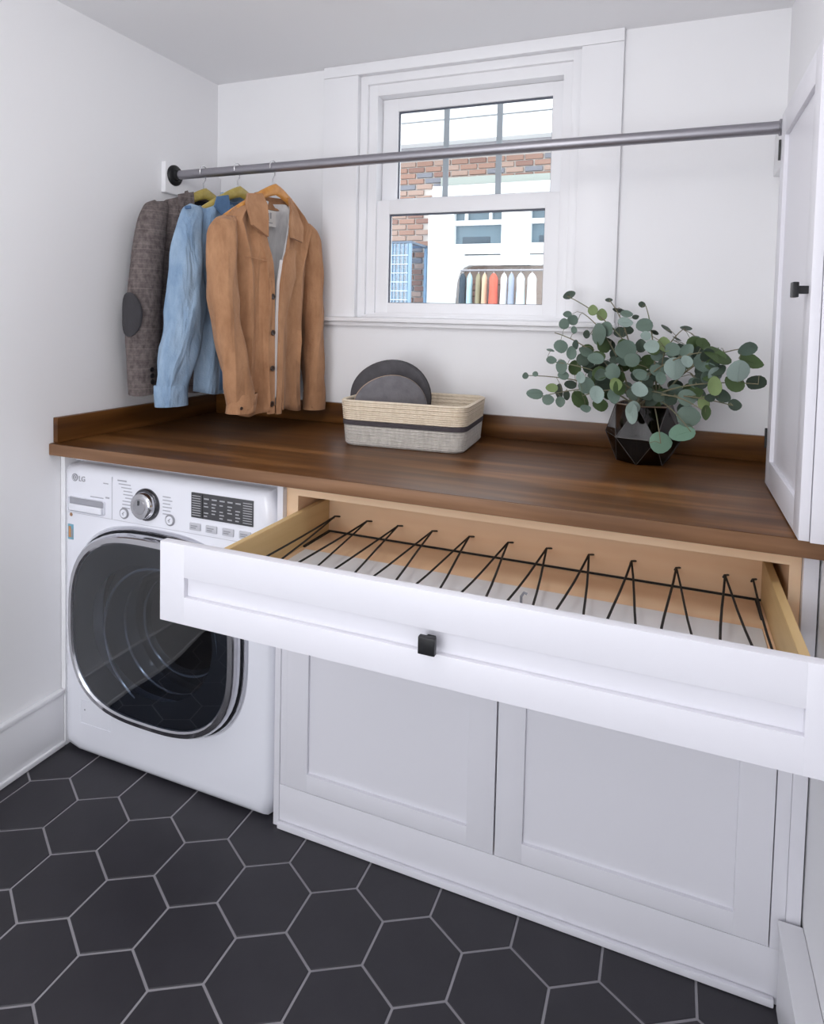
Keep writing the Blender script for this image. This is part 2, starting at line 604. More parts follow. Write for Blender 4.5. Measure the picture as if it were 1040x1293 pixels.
knob(0, 0, 0, FRONT(1.487, -1.2795, 0.897), drw)
hx = [0.957, 1.061, 1.158, 1.262, 1.369, 1.477, 1.579, 1.685, 1.787, 1.889, 1.995, 2.054]
hz, hyb, hyf = 0.872, DYB-0.016, DYF
fx = [hx[0]-0.03] + [(hx[i]+hx[i+1])/2 for i in range(11)]
fx[11] = 2.045
for x in hx:
    h = MB()
    h.tube([(x+0.010, hyb+0.002, hz-0.004), (x+0.004, hyb-0.010, hz-0.001), (x, hyb-0.017, hz+0.001), (x-0.003, hyb-0.016, hz-0.006)], 0.0024, 6)
    h.build('cord_hook', BLACK, drw)
for i, x in enumerate(hx):
    ends = [fx[i], fx[i+1]] if i < 11 else [fx[11]+0.01]
    for e in ends:
        c = MB()
        p0, p1 = Vector((x, hyb-0.015, hz)), Vector((e, hyf-0.001+0.004, hz-0.012))
        pts = []
        for k in range(8):
            tt = k/7
            p = p0.lerp(p1, tt)
            p.z -= 0.008*math.sin(PI*tt)
            p.x += 0.0012*math.sin(9*tt+x*7)
            pts.append(p)
        c.tube(pts, 0.0027, 6)
        c.build('drying_cord', CORD, drw)
for x in fx:
    h = MB()
    h.tube([(x, hyf-0.002, hz-0.006), (x, hyf+0.012, hz-0.006), (x, hyf+0.013, hz-0.014)], 0.0024, 6)
    h.build('cord_hook', BLACK, drw)
MB().tube([(1.566, -0.905, DZ0), (1.566, -0.905, DZ0+0.02), (1.572, -0.905, DZ0+0.03), (1.579, -0.905, DZ0+0.027)], 0.003, 8).build('peg', GREYPL, drw)

# ================================================================== WASHING MACHINE
WX0, WX1, WZ0, WZ1, WY = 0.024, 0.843, 0.002, 0.966, -0.800
wmach = thing('washing_machine', 'white front-loading washing machine with dark round glass door under worktop', 'washing machine', (0.43, -0.45, 0))
b = MB()
b.box(0.002, 0.0205, -0.785, -0.02, 0.001, 0.988, 0.001)
struct(b.build('trim_5', W_TRIM))
DC = Vector((0.420, 0.484))            # door centre (x, z)
NA = 72


def sq(a, b_, n, th):
    return (abs(math.cos(th)/a)**n+abs(math.sin(th)/b_)**n)**(-1/n)


def door_ring(a, b_, y, n=2.9, dx=0, dz=0):
    return [Vector((DC.x+dx+sq(a, b_, n, 2*PI*k/NA)*math.cos(2*PI*k/NA), y, DC.y+dz+sq(a, b_, n, 2*PI*k/NA)*math.sin(2*PI*k/NA))) for k in range(NA)]


def rect_ring(inset, y, r=0.03):
    cx, cz = (WX0+WX1)/2, (WZ0+WZ1)/2
    a, bb = (WX1-WX0)/2-inset, (WZ1-WZ0)/2-inset
    out = []
    for k in range(NA):
        th = 2*PI*k/NA
        dx, dz = math.cos(th), math.sin(th)
        lo, hi = 0, 2.0
        for _ in range(30):
            m_ = (lo+hi)/2
            x, z = DC.x+dx*m_-cx, DC.y+dz*m_-cz
            if abs(x/a)**60+abs(z/bb)**60 < 1:
                lo = m_
            else:
                hi = m_
        out.append(Vector((DC.x+dx*lo, y, DC.y+dz*lo)))
    return out


b = MB()
b.box(WX0+0.006, WX1-0.006, -0.730, -0.08, WZ0, WZ1-0.004)
bmesh.ops.delete(b.bm, geom=[f for f in b.bm.faces if f.calc_center_median().y < -0.729], context='FACES_ONLY')
shell = b.build('cabinet_shell', ENAMEL, wmach, smooth=False)
md = shell.modifiers.new('solid', 'SOLIDIFY')
md.thickness = 0.004
md.offset = -1
MB().box(WX0+0.004, WX1-0.004, -0.752, -0.07, WZ1-0.0035, WZ1+0.012, 0.006).build('top_cover', LGREY if False else ENAMEL, wmach)
b = MB()
b.loft([rect_ring(0.0, -0.728), rect_ring(0.0, -0.762), rect_ring(0.004, -0.780), rect_ring(0.012, -0.792), rect_ring(0.026, -0.7985), rect_ring(0.045, WY),
        door_ring(0.340, 0.314, WY), door_ring(0.330, 0.303, -0.790), door_ring(0.320, 0.293, -0.785), door_ring(0.25, 0.23, -0.770, 2.3)])
b.build('front_panel', ENAMEL, wmach)
b = MB()
b.box(WX0+0.03, WX1-0.03, -0.8010, -0.7995, 0.804, 0.8055)
b.box(0.240, 0.2425, -0.8010, -0.7995, 0.806, 0.940)
b.build('panel_seam', LGREY, wmach)
for x in (0.07, 0.42, 0.79):
    for y in (-0.70, -0.14):
        MB().lathe([(0.02, 0), (0.02, 0.012)], (x, y, 0.0005), 'Z', 12, True, True).build('foot', RUBBER, wmach)
# door
b = MB()
b.loft([door_ring(0.334, 0.308, -0.792), door_ring(0.334, 0.308, -0.806), door_ring(0.330, 0.304, -0.812)])
b.loft([door_ring(0.324, 0.298, -0.803), door_ring(0.322, 0.296, -0.836), door_ring(0.316, 0.290, -0.845), door_ring(0.302, 0.276, -0.848), door_ring(0.296, 0.270, -0.842)])
door = b.build('door', CHROME, wmach)
b = MB()
b.loft([door_ring(0.330, 0.304, -0.8118), door_ring(0.324, 0.298, -0.806)])
b.build('door_gap', DGREY, door)
b = MB()
rs = []
for s in (1.0, 0.93, 0.8, 0.6, 0.4, 0.2, 0.02):
    rs.append(door_ring(0.298*s, 0.272*s, -0.8435-0.012*(1-s**2.5), 2.9-0.6*(1-s)))
b.loft(rs, cap1=True)
b.build('door_glass', DOORGL, door)
b = MB()
b.loft([door_ring(0.296, 0.270, -0.838), door_ring(0.270, 0.226, -0.834, 2.5), door_ring(0.232, 0.204, -0.826, 2.1)])
b.build('inner_frame', mat('inner_frame_dark', (0.03, 0.033, 0.04, 1), 0.3), door)
BOWL = mat('bowl_highlight_arcs', (0.45, 0.48, 0.54, 1), 0.18, 0.9)  # bright metal rings imitating highlight arcs inside the bowl
dcx, dcz = DC.x+0.035, DC.y-0.015
b = MB()
b.lathe([(0.215, -0.828), (0.205, -0.79), (0.185, -0.745), (0.165, -0.71), (0.150, -0.700)], (dcx, 0, dcz), 'Y', 48)
b.build('glass_bowl', BOWLGL, door)
b = MB()
for r_, y_ in ((0.218, -0.826), (0.196, -0.765), (0.166, -0.712)):
    b.tube([(dcx+r_*math.cos(a*PI/24), y_, dcz+r_*math.sin(a*PI/24)) for a in range(49)], 0.0045, 8, False)
b.build('bowl_highlight_arcs', BOWL, door)
b = MB()
b.lathe([(0.275, -0.772), (0.262, -0.74), (0.235, -0.725), (0.215, -0.70), (0.225, -0.66), (0.245, -0.64)], (dcx, 0, dcz), 'Y', 48)
b.build('door_gasket', RUBBER, wmach)
DRUM = mat('drum_steel', (0.045, 0.047, 0.055, 1), 0.35, 0.8)
b = MB()
b.lathe([(0.245, -0.64), (0.26, -0.62), (0.26, -0.25), (0.22, -0.22), (0.1, -0.215), (0.002, -0.21)], (dcx, 0, dcz), 'Y', 48)
dm = b.build('drum', DRUM, wmach)
for k in range(3):
    a = 2*PI*k/3+0.5
    c = MB()
    ux, uz = math.cos(a), math.sin(a)
    pts = [Vector((dcx+ux*0.245, y, dcz+uz*0.245)) for y in (-0.60, -0.50, -0.40, -0.30)]
    c.tube(pts, [0.016, 0.030, 0.030, 0.018], 10)
    c.build('drum_paddle', mat('paddle', (0.2, 0.21, 0.23, 1), 0.4), dm)


def fdisc(prof, x, z, m, name, parent, seg=28):
    b = MB()
    b.lathe([(r, WY-h) for r, h in prof], (x, 0, z), 'Y', seg, False, True)
    return b.build(name, m, parent)


dial = fdisc([(0.050, 0), (0.050, 0.006), (0.047, 0.010), (0.043, 0.010)], 0.382, 0.870, mat('dial_ring', (0.10, 0.10, 0.11, 1), 0.25, 0.8), 'dial', wmach, 36)
fdisc([(0.042, 0.010), (0.040, 0.026), (0.036, 0.030), (0.026, 0.031)], 0.382, 0.870, CHROME, 'dial_cap', dial, 36)
fdisc([(0.024, 0.0305), (0.022, 0.034), (0.002, 0.035)], 0.382, 0.870, mat('dial_centre', (0.42, 0.42, 0.45, 1), 0.3, 0.7), 'dial_centre', dial, 28)
MB().box(-0.003, 0.003, 0.006, 0.020, 0, 0.002, 0, 1, FRONT(0.382, WY-0.0345, 0.870)).build('dial_pointer', DGREY, dial)
for x, z in ((0.292, 0.831), (0.473, 0.834)):
    k = fdisc([(0.0175, 0), (0.0175, 0.003), (0.015, 0.005), (0.0135, 0.004)], x, z, GREYPL, 'button', wmach, 24)
    fdisc([(0.013, 0.0035), (0.0125, 0.0055), (0.002, 0.006)], x, z, ENAMEL, 'button_cap', k, 24)
    s = MB()
    s.box(-0.0055, 0.0055, -0.0012, 0.0012, 0, 0.0006, 0, 1, FRONT(x, WY-0.0058, z+0.002) @ Matrix.Rotation(0.7, 4, 'Z'))
    s.box(-0.0012, 0.0012, -0.006, 0.002, 0, 0.0006, 0, 1, FRONT(x, WY-0.0058, z))
    s.build('button_symbol', GREYPL, k)
DISP = mat('display_dark', (0.060, 0.060, 0.066, 1), 0.22)
dsp = MB().box(0.553, 0.772, WY-0.003, WY+0.002, 0.855, 0.930, 0.0015).build('display', DISP, wmach)
PRT = mat('display_print', (0.42, 0.42, 0.45, 1), 0.5)
s = MB()
for i in range(9):
    z = 0.862+i*0.0072
    s.box(0.557, 0.588, WY-0.0037, WY-0.003, z, z+0.0022)
    s.box(0.738, 0.769, WY-0.0037, WY-0.003, z, z+0.0022)
for c, x in enumerate((0.600, 0.628, 0.656, 0.684, 0.712)):
    s.box(x, x+0.018, WY-0.0037, WY-0.003, 0.914, 0.918)
    for i in range(5):
        if (i*3+c) % 5 != 1:
            z = 0.863+i*0.0095
            s.box(x, x+0.012+0.004*((i+c) % 2), WY-0.0037, WY-0.003, z, z+0.0032)
s.build('display_print', PRT, dsp)
MB().box(0.5935, 0.5955, WY-0.0038, WY-0.003, 0.857, 0.928).build('display_divider', BLACK, dsp)
for x in (0.568, 0.627, 0.686, 0.745):
    k = MB().box(x-0.020, x+0.020, WY-0.005, WY+0.001, 0.8165, 0.8385, 0.003).build('button', LGREY, wmach)
    s = MB()
    s.box(x-0.014, x+0.010, WY-0.0056, WY-0.005, 0.829, 0.832).box(x-0.014, x+0.004, WY-0.0056, WY-0.005, 0.823, 0.826)
    s.build('button_print', GREYPL, k)
# printed programme names round the dial (far too small to read in the photograph: rows of short strokes)
s = MB()
for i in range(8):
    z = 0.920-i*0.0105
    wdt = (0.040, 0.034, 0.030, 0.036, 0.028, 0.034, 0.030, 0.026)[i]
    s.box(0.326-wdt-0.005*abs(i-3.5), 0.326-0.005*abs(3-i)*0.6, WY-0.0009, WY, z, z+0.003)
    if i > 1:
        s.box(0.444, 0.444+wdt, WY-0.0009, WY, z+0.002, z+0.005)
s.box(0.264, 0.300, WY-0.0009, WY, 0.930, 0.934)
s.box(0.205, 0.225, WY-0.0009, WY, 0.914, 0.917)
s.box(0.150, 0.205, WY-0.0009, WY, 0.8650, 0.8680)
s.box(0.214, 0.230, WY-0.0009, WY, 0.868, 0.873)
s.build('panel_print', mat('panel_print', (0.42, 0.42, 0.47, 1), 0.6), wmach)['kind'] = 'stuff'
dd = MB().box(0.058, 0.214, WY-0.004, WY+0.002, 0.812, 0.858, 0.010, 3).build('detergent_drawer', ENAMEL, wmach)
b = MB()
b.box(0.064, 0.208, WY-0.0046, WY-0.003, 0.836, 0.856, 0.0005)
b.build('handle_recess', mat('handle_recess', (0.36, 0.36, 0.40, 1), 0.5), dd)
MB().box(0.066, 0.206, WY-0.012, WY-0.004, 0.8150, 0.8370, 0.004, 3).build('pull_lip', ENAMEL, dd)
bd = fdisc([(0.0125, 0), (0.0125, 0.0015), (0.002, 0.0016)], 0.083, 0.921, GREYPL, 'badge', wmach, 24)
t = bpy.data.objects.new('badge_letters', text_mesh('LG', 0.024))
t.data.materials.append(GREYPL)
COL.objects.link(t)
t.matrix_basis = FRONT(0.099, WY-0.0008, 0.911)
put(t, wmach)
sp = MB()
sp.tube([(0.083+0.0088*math.cos(a*PI/10), WY-0.0022, 0.921+0.0088*math.sin(a*PI/10)) for a in range(10, 31)], 0.0009, 5)
sp.box(0.0822, 0.0838, WY-0.0026, WY-0.0012, 0.917, 0.926).box(0.0822, 0.088, WY-0.0026, WY-0.0012, 0.9165, 0.918)
sp.build('badge_face', ENAMEL, bd)
b = MB()
b.box(0.052, 0.076, WY-0.0012, WY, 0.715, 0.765)
stc = b.build('sticker', mat('sticker_teal', lin(120, 170, 190), 0.5), wmach)
MB().box(0.056, 0.066, WY-0.0018, WY-0.001, 0.722, 0.758).build('sticker_print', mat('sticker_orange', lin(196, 140, 90), 0.5), stc)
MB().box(0.068, 0.074, WY-0.0018, WY-0.001, 0.722, 0.750).build('sticker_print', GREYPL, stc)
fdisc([(0.006, 0), (0.006, 0.001), (0.001, 0.0011)], 0.066, 0.797, mat('sticker_dot', lin(170, 130, 100), 0.5), 'indicator_dot', wmach, 12)
fp = MB()
ringp = [(0.108, 0.112), (0.236, 0.112), (0.236, 0.190), (0.108, 0.190)]
for i in range(4):
    a, c = ringp[i], ringp[(i+1) % 4]
    fp.tube([(a[0], WY, a[1]), (c[0], WY, c[1])], 0.0012, 5)
fp.build('filter_cover_seam', ENAMEL, wmach)
fdisc([(0.003, 0), (0.003, 0.001), (0.001, 0.0011)], 0.125, 0.158, GREYPL, 'filter_latch', wmach, 10)

# ================================================================== WALL CABINET ON THE WORKTOP (right)
TX, TXB, TYF, TYB, TZ0, TZ1 = 2.111, RX-0.001, -0.853, -0.335, ZC+0.0015, 2.026
tc_ = thing('tall_cabinet', 'shallow white shaker cabinet standing on the right end of the worktop', 'cabinet', (2.13, -0.59, TZ0))
MB().box(TX+0.019, TXB, TYF, TYB, TZ0, TZ1, 0.001).build('carcass', W_CAB, tc_)
b = MB()


def yring(b, y0, y1, z0, z1, yi0, yi1, zi0, zi1, x0, x1, bev=0.0012):
    b.box(x0, x1, y0, yi0, z0, z1, bev)
    b.box(x0, x1, yi1, y1, z0, z1, bev)
    b.box(x0, x1, yi0-.001, yi1+.001, z0, zi0, bev)
    b.box(x0, x1, yi0-.001, yi1+.001, zi1, z1, bev)


yring(b, TYF+0.002, TYB-0.001, TZ0+0.002, TZ1-0.002, -0.785, -0.400, TZ0+0.072, TZ1-0.07, TX-0.0015, TX+0.0175)
td = b.build('door', W_CAB, tc_)
MB().box(TX+0.008, TX+0.016, -0.790, -0.395, TZ0+0.065, TZ1-0.063).build('door_panel', W_CAB, td)
kp = bp(1021, 366, X=TX)
knob(0, 0, 0, Matrix(((0, 0, -1, TX-0.001), (1, 0, 0, kp.y), (0, -1, 0, kp.z), (0, 0, 0, 1))), td)
for px, py in ((964, 553), (987, 189)):
    hp = bp(px, py, Y=TYB)
    h = MB()
    h.tube([(TX-0.003, TYB+0.003, hp.z-0.027), (TX-0.003, TYB+0.003, hp.z+0.027)], 0.004, 8)
    h.box(TX-0.001, TX+0.016, TYB-0.0005, TYB+0.0025, hp.z-0.025, hp.z+0.025)
    h.build('hinge', BLACK, tc_)

# ================================================================== CLOTHES RAIL
RY, RZ, RR = -0.285, 2.003, 0.0175
rod = thing('clothes_rail', 'long grey metal clothes rail spanning wall to wall below the ceiling', 'clothes rail', (0.02, RY, RZ))
b = MB()
b.tube([(0.028, RY, RZ-0.006), (1.0, RY, RZ), (2.128, RY, RZ+0.002)], RR, 24)
b.tube([(0.028, RY, RZ-0.006), (0.24, RY, RZ-0.0045)], RR*1.0, 24)
b.build('rail_tube', STEEL, rod)
b = MB()
b.lathe([(0.040, 0.0205), (0.040, 0.026), (0.036, 0.031), (0.024, 0.034), (0.0215, 0.048), (0.018, 0.049)], (0, RY, RZ-0.006), 'X', 28)
b.build('flange', BLACK, rod)
b = MB()
b.lathe([(0.0225, 2.1335), (0.0225, 2.110), (0.0185, 2.108)], (0, RY, RZ+0.002), 'X', 28)
b.build('end_socket', STEEL, rod)
MB().box(0.0005, 0.0205, -0.334, -0.001, 1.925, 2.043, 0.0015).build('mounting_board', W_TRIM, rod)
MB().box(2.134, RX-0.0005, -0.334, -0.001, 1.928, 2.052, 0.0015).build('mounting_board', W_TRIM, rod)

# ================================================================== HANGERS AND GARMENTS
TH = math.radians(15)


def gframe(xc):
    """garment frame: local x = along the shoulders (towards the back wall), local y = out of the chest, local z = up"""
    return Matrix(((math.sin(TH), math.cos(TH), 0, xc), (math.cos(TH), -math.sin(TH), 0, RY), (0, 0, 1, 0), (0, 0, 0, 1)))


HWOOD = wood('hanger_wood', lin(176, 112, 48), lin(200, 138, 66), lin(216, 158, 86), 20, 0.4, 0.2)
HGOLD = wood('hanger_pale', lin(150, 132, 62), lin(172, 152, 78), lin(190, 172, 100), 20, 0.4, 0.2)
WIRE = mat('hook_wire', (0.75, 0.74, 0.76, 1), 0.2, 0.8)


def hanger(xc, m, label):
    t = thing('coat_hanger', label, 'hanger', (xc, RY, 1.92), 'coat hangers on the rail')
    G = gframe(xc)
    b = MB()
    rings = []
    for i in range(25):
        u = -0.205+0.41*i/24
        a = abs(u)
        z = 1.918-0.125*(a/0.205)**1.25
        hh = 0.021-0.009*(a/0.205)
        n = 0.016-0.030*(a/0.205)**2
        rings.append([G @ Vector((u, n+0.009*math.cos(2*PI*k/12), z+hh*math.sin(2*PI*k/12))) for k in range(12)])
    b.loft(rings, True, True, True)
    b.build('hanger_bar', m, t)
    h = MB()
    R = RR+0.0035
    pts = [(xc, RY, 1.925)]
    pts += [(xc, RY, RZ-0.045), (xc, RY+0.012, RZ-0.028)]
    pts += [(xc, RY+R*math.cos(a), RZ+R*math.sin(a)) for a in [x*PI/10 for x in range(-3, 13)]]
    pts[-1] = (xc, RY-R*1.05, RZ-0.012)
    h.tube(pts, 0.0022, 8)
    h.build('hook', WIRE, t)
    return t


def lerp_tab(tab, z):
    """tab: list of (z, value) with descending z"""
    if z >= tab[0][0]:
        return tab[0][1]
    for (z0, a), (z1, c) in zip(tab, tab[1:]):
        if z >= z1:
            t = (z0-z)/(z0-z1)
            t = t*t*(3-2*t)*0.4+t*0.6
            return a+(c-a)*t
    return tab[-1][1]


def sleeve(G, path, m, parent, cuff=None, cuffm=None, fold=0.07, seed=0.0, btn=None):
    """path: (u, n, z, ru, rn)"""
    b = MB()
    rings = []
    N = 28
    P = []
    for (a, c) in zip(path, path[1:]):
        for k in range(6):
            t = k/6
            P.append([a[i]+(c[i]-a[i])*t for i in range(5)])
    P.append(list(path[-1]))
    # smooth
    for _ in range(3):
        P = [P[0]]+[[(P[i-1][j]+2*P[i][j]+P[i+1][j])/4 for j in range(5)] for i in range(1, len(P)-1)]+[P[-1]]
    for i, (u, n, z, ru, rn) in enumerate(P):
        f = fold*min(1, i/9)
        r = []
        for k in range(N):
            a = 2*PI*k/N
            w_ = 1+f*(math.sin(3*a+seed+z*9)*0.6+(0.8-1.6*abs(math.sin(3.0*a-seed*2+z*6))**0.6)*0.75+0.45*math.sin(2*a+z*37+seed))
            r.append(G @ Vector((u+ru*w_*math.cos(a), n+rn*w_*math.sin(a), z+0.004*math.sin(2*a+seed))))
        rings.append(r)
    u, n, z, ru, rn = P[-1]
    # turn the open end in
    rings.append([G @ Vector((u+ru*0.85*math.cos(2*PI*k/N), n+rn*0.85*math.sin(2*PI*k/N), z+0.001)) for k in range(N)])
    rings.append([G @ Vector((u+ru*0.7*math.cos(2*PI*k/N), n+rn*0.7*math.sin(2*PI*k/N), z+0.05)) for k in range(N)])
    b.loft(rings, True, True, True)
    s = b.build('sleeve', m, parent, ang=80)
    if cuff:
        hgt, grow, du = cuff
        c = MB()
        rr = []
        for zz, g in ((hgt, 0.99), (hgt-0.004, 1.0+grow), (hgt*0.5, 1.02+grow), (0.0, 1.0+grow), (-0.006, 1.0+grow), (-0.006, 0.8), (0.03, 0.7)):
            rr.append([G @ Vector((u-du*(hgt-zz)*0+du*(zz/hgt-0.5)+ru*g*math.cos(2*PI*k/N), n+rn*g*math.sin(2*PI*k/N), z+zz)) for k in range(N)])
        c.loft(rr)
        c.build('cuff', cuffm or m, s, ang=60)
    return s


def cbody(G, zs, wtab, ttab, uL, uR, nf, m, name, parent, inset=0.0, seed=0.0, fold=0.006, thick=0.004, uc=None):
    """coat body: open C-shaped sections from the left front edge round the back to the right front edge"""
    b = MB()
    rings = []
    N = 44
    for z in zs:
        w_ = lerp_tab(wtab, z)-inset
        t = lerp_tab(ttab, z)-inset
        l, r = uL(z), uR(z)
        c = uc(z) if uc else 0.0
        nf_ = nf(z)-inset
        pts = []
        for k in range(N):
            s = k/(N-1)
            # control polygon through an oval with flattened front
            if s < 0.27:
                q = s/0.27
                u = l+(c-w_-l)*q
                n = nf_*(1-q**3)+0.0
                n += fold*(1-2*abs(math.sin(q*5.6+seed*0.5+z*1.3))**0.7)*q*(1-q)*3.4
            elif s < 0.73:
                q = (s-0.27)/0.46
                a = PI*q
                u = c-w_*math.cos(a)
                n = -t*math.sin(a)
                n += fold*math.sin(q*17+seed+z*4)*math.sin(a)
            else:
                q = 1-(s-0.73)/0.27
                u = r+(c+w_-r)*q
                n = nf_*(1-q**3)
                n += fold*(1-2*abs(math.sin(q*5.2+1+seed*0.5+z*1.1))**0.7)*q*(1-q)*3.4
            pts.append(G @ Vector((u, n, z+0.008*math.sin(s*21+seed)*(1 if z < zs[0]+0.02 else 0))))
        rings.append(pts)
    b.loft(rings, False)
    o = b.build(name, m, parent, ang=80)
    if thick:
        md = o.modifiers.new('solid', 'SOLIDIFY')
        md.thickness = thick
        md.offset = 0
    return o


def flap(G, pts, thick, m, name, parent, bev=0.002):
    """pts: (u, n, z) polygon, thickened along the garment's outward axis"""
    b = MB()
    n = len(pts)
    cen = Vector((sum(p[0] for p in pts)/n, sum(p[1] for p in pts)/n+thick*0.8, sum(p[2] for p in pts)/n))
    fr = [G @ Vector((p[0], p[1]+thick/2, p[2])) for p in pts]
    bk = [G @ Vector((p[0], p[1]-thick/2, p[2])) for p in pts]
    vs = fr+bk+[G @ cen]
    fs = [(i, (i+1) % n, 2*n) for i in range(n)]
    fs += [(i, n+i, n+(i+1) % n, (i+1) % n) for i in range(n)]
    fs.append(tuple(range(n, 2*n)))
    b.raw(vs, fs)
    return b.build(name, m, parent, ang=50)


def dots(G, pts, r, m, name, parent):
    for (u, n, z) in pts:
        b = MB()
        prof = [(r*0.95, 0), (r, 0.002), (r*0.8, 0.0035), (r*0.45, 0.0022), (0.0005, 0.002)]
        rings = []
        for rr, h in prof:
            rings.append([G @ Vector((u+rr*math.cos(2*PI*k/14), n+h, z+rr*math.sin(2*PI*k/14))) for k in range(14)])
        b.loft(rings)
        b.build(name, m, parent)


def zsteps(z0, z1, n):
    return [z0+(z1-z0)*i/(n-1) for i in range(n)]


SUEDE = mat('tan_suede', lin(150, 108, 78), 0.9, noise=((18, 18, 8), 0.24, lin(190, 145, 110)), bump=(70, 0.25), spec=0.15, sheen=0.1, wrinkle=((15, 15, 1.8), 0.55))
SUEDE2 = mat('tan_suede_flat', lin(150, 108, 78), 0.9, noise=((18, 18, 8), 0.24, lin(190, 145, 110)), bump=(70, 0.25), spec=0.15, sheen=0.1)
LINING = mat('grey_lining', lin(236, 234, 234), 0.8, noise=((40, 40, 10), 0.2, lin(206, 204, 206)))
HORN = mat('brown_button', lin(58, 40, 30), 0.35)
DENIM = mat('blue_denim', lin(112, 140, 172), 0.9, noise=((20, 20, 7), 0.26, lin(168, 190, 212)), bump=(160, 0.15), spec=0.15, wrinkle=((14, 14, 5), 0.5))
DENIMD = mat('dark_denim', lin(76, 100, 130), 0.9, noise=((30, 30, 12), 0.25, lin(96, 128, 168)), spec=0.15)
NAVY = mat('navy_lining', lin(22, 24, 34), 0.8)
DBTN = mat('black_button', lin(22, 20, 24), 0.4)
PATCH = mat('charcoal_patch', lin(54, 52, 56), 0.8, bump=(120, 0.2))


def tweed():
    m = mat('grey_tweed', lin(82, 74, 74), 0.95, noise=((70, 70, 45), 0.2, lin(124, 114, 112)), spec=0.1)
    nt = m.node_tree
    b_ = nt.nodes['Principled BSDF']
    src = b_.inputs['Base Color'].links[0].from_socket
    tc = nt.nodes.new('ShaderNodeTexCoord')
    sx = nt.nodes.new('ShaderNodeSeparateXYZ')
    nt.links.new(tc.outputs['Object'], sx.inputs['Vector'])
    fac = None
    for ax, per, wd in (('Z', 0.07, 0.035), ('Z', 0.0175, 0.06)):
        md = nt.nodes.new('ShaderNodeMath')
        md.operation = 'DIVIDE'
        md.inputs[1].default_value = per
        nt.links.new(sx.outputs[ax], md.inputs[0])
        fr = nt.nodes.new('ShaderNodeMath')
        fr.operation = 'FRACT'
        nt.links.new(md.outputs[0], fr.inputs[0])
        lt = nt.nodes.new('ShaderNodeMath')
        lt.operation = 'LESS_THAN'
        lt.inputs[1].default_value = wd
        nt.links.new(fr.outputs[0], lt.inputs[0])
        if fac is None:
            fac = lt.outputs[0]
        else:
            mx = nt.nodes.new('ShaderNodeMath')
            mx.operation = 'MAXIMUM'
            nt.links.new(fac, mx.inputs[0])
            nt.links.new(lt.outputs[0], mx.inputs[1])
            fac = mx.outputs[0]
    sc = nt.nodes.new('ShaderNodeMath')
    sc.operation = 'MULTIPLY'
    sc.inputs[1].default_value = 0.24
    nt.links.new(fac, sc.inputs[0])
    mix = nt.nodes.new('ShaderNodeMix')
    mix.data_type = 'RGBA'
    nt.links.new(sc.outputs[0], mix.inputs[0])
    nt.links.new(src, mix.inputs[6])
    mix.inputs[7].default_value = lin(168, 154, 150)
    nt.links.new(mix.outputs[2], b_.inputs['Base Color'])
    return m


TWEED = tweed()
XB, XD, XT = 0.162, 0.320, 0.477
hanger(XB, HGOLD, 'yellowish wooden hanger carrying the grey tweed blazer, nearest the wall')
hanger(XD, HGOLD, 'yellowish wooden hanger carrying the blue denim shirt, middle of three')
hanger(XT, HWOOD, 'orange-brown wooden hanger carrying the tan suede jacket')

# ---- tan suede jacket
G = gframe(XT)
tj = thing('suede_jacket', 'tan suede button-front jacket with pale lining hanging nearest the window', 'jacket', (XT, RY, 1.9))
wt = [(1.885, 0.075), (1.862, 0.115), (1.83, 0.170), (1.79, 0.215), (1.74, 0.200), (1.6, 0.168), (1.4, 0.152), (1.2, 0.150), (1.1, 0.155)]
tt = [(1.885, 0.030), (1.83, 0.032), (1.76, 0.045), (1.6, 0.060), (1.1, 0.070)]
nft = [(1.885, 0.024), (1.83, 0.036), (1.76, 0.050), (1.6, 0.058), (1.1, 0.066)]
ltab = [(1.885, -0.075), (1.83, -0.080), (1.73, -0.073), (1.65, -0.047), (1.56, -0.041), (1.1, -0.041)]
rtab = [(1.885, 0.072), (1.83, 0.050), (1.70, 0.020), (1.655, 0.002), (1.568, -0.014), (1.45, -0.020), (1.22, -0.026), (1.1, -0.033)]
zz = zsteps(1.105, 1.880, 34)
bodyj = cbody(G, zz, wt, tt, lambda z: lerp_tab(ltab, z), lambda z: lerp_tab(rtab, z), lambda z: lerp_tab(nft, z), SUEDE, 'body', tj, 0, 0.4, 0.024)
cbody(G, zsteps(1.125, 1.872, 20), wt, tt, lambda z: lerp_tab(ltab, z)-0.010, lambda z: lerp_tab(rtab, z)+0.006, lambda z: lerp_tab(nft, z), LINING, 'lining', tj, 0.016, 0.4, 0.024, 0.002)
# placket strips and buttons
b = MB()
rg = []
for z in zsteps(1.104, 1.735, 22):
    l = lerp_tab(ltab, z)
    n = lerp_tab(nft, z)+0.004
    rg.append([G @ Vector((l-0.032, n-0.004, z)), G @ Vector((l-0.030, n+0.002, z)), G @ Vector((l-0.001, n+0.003, z)), G @ Vector((l+0.002, n-0.003, z)), G @ Vector((l-0.01, n-0.006, z))])
b.loft(rg, True, True, True)
b.build('placket', SUEDE2, tj)
b = MB()
rg = []
for z in zsteps(1.100, 1.70, 24):
    r = lerp_tab(rtab, z)
    n = lerp_tab(nft, z)+0.003
    wd = 0.030+0.045*max(0, 1-abs(z-1.60)/0.18)
    rg.append([G @ Vector((r, n-0.004, z)), G @ Vector((r+0.001, n+0.004+0.010*(wd-0.03)/0.045, z)), G @ Vector((r+wd*0.6, n+0.006+0.006*(wd-0.03)/0.045, z)), G @ Vector((r+wd, n-0.002, z)), G @ Vector((r+wd*0.5, n-0.006, z))])
b.loft(rg, True, True, True)
b.build('lapel', SUEDE2, tj)
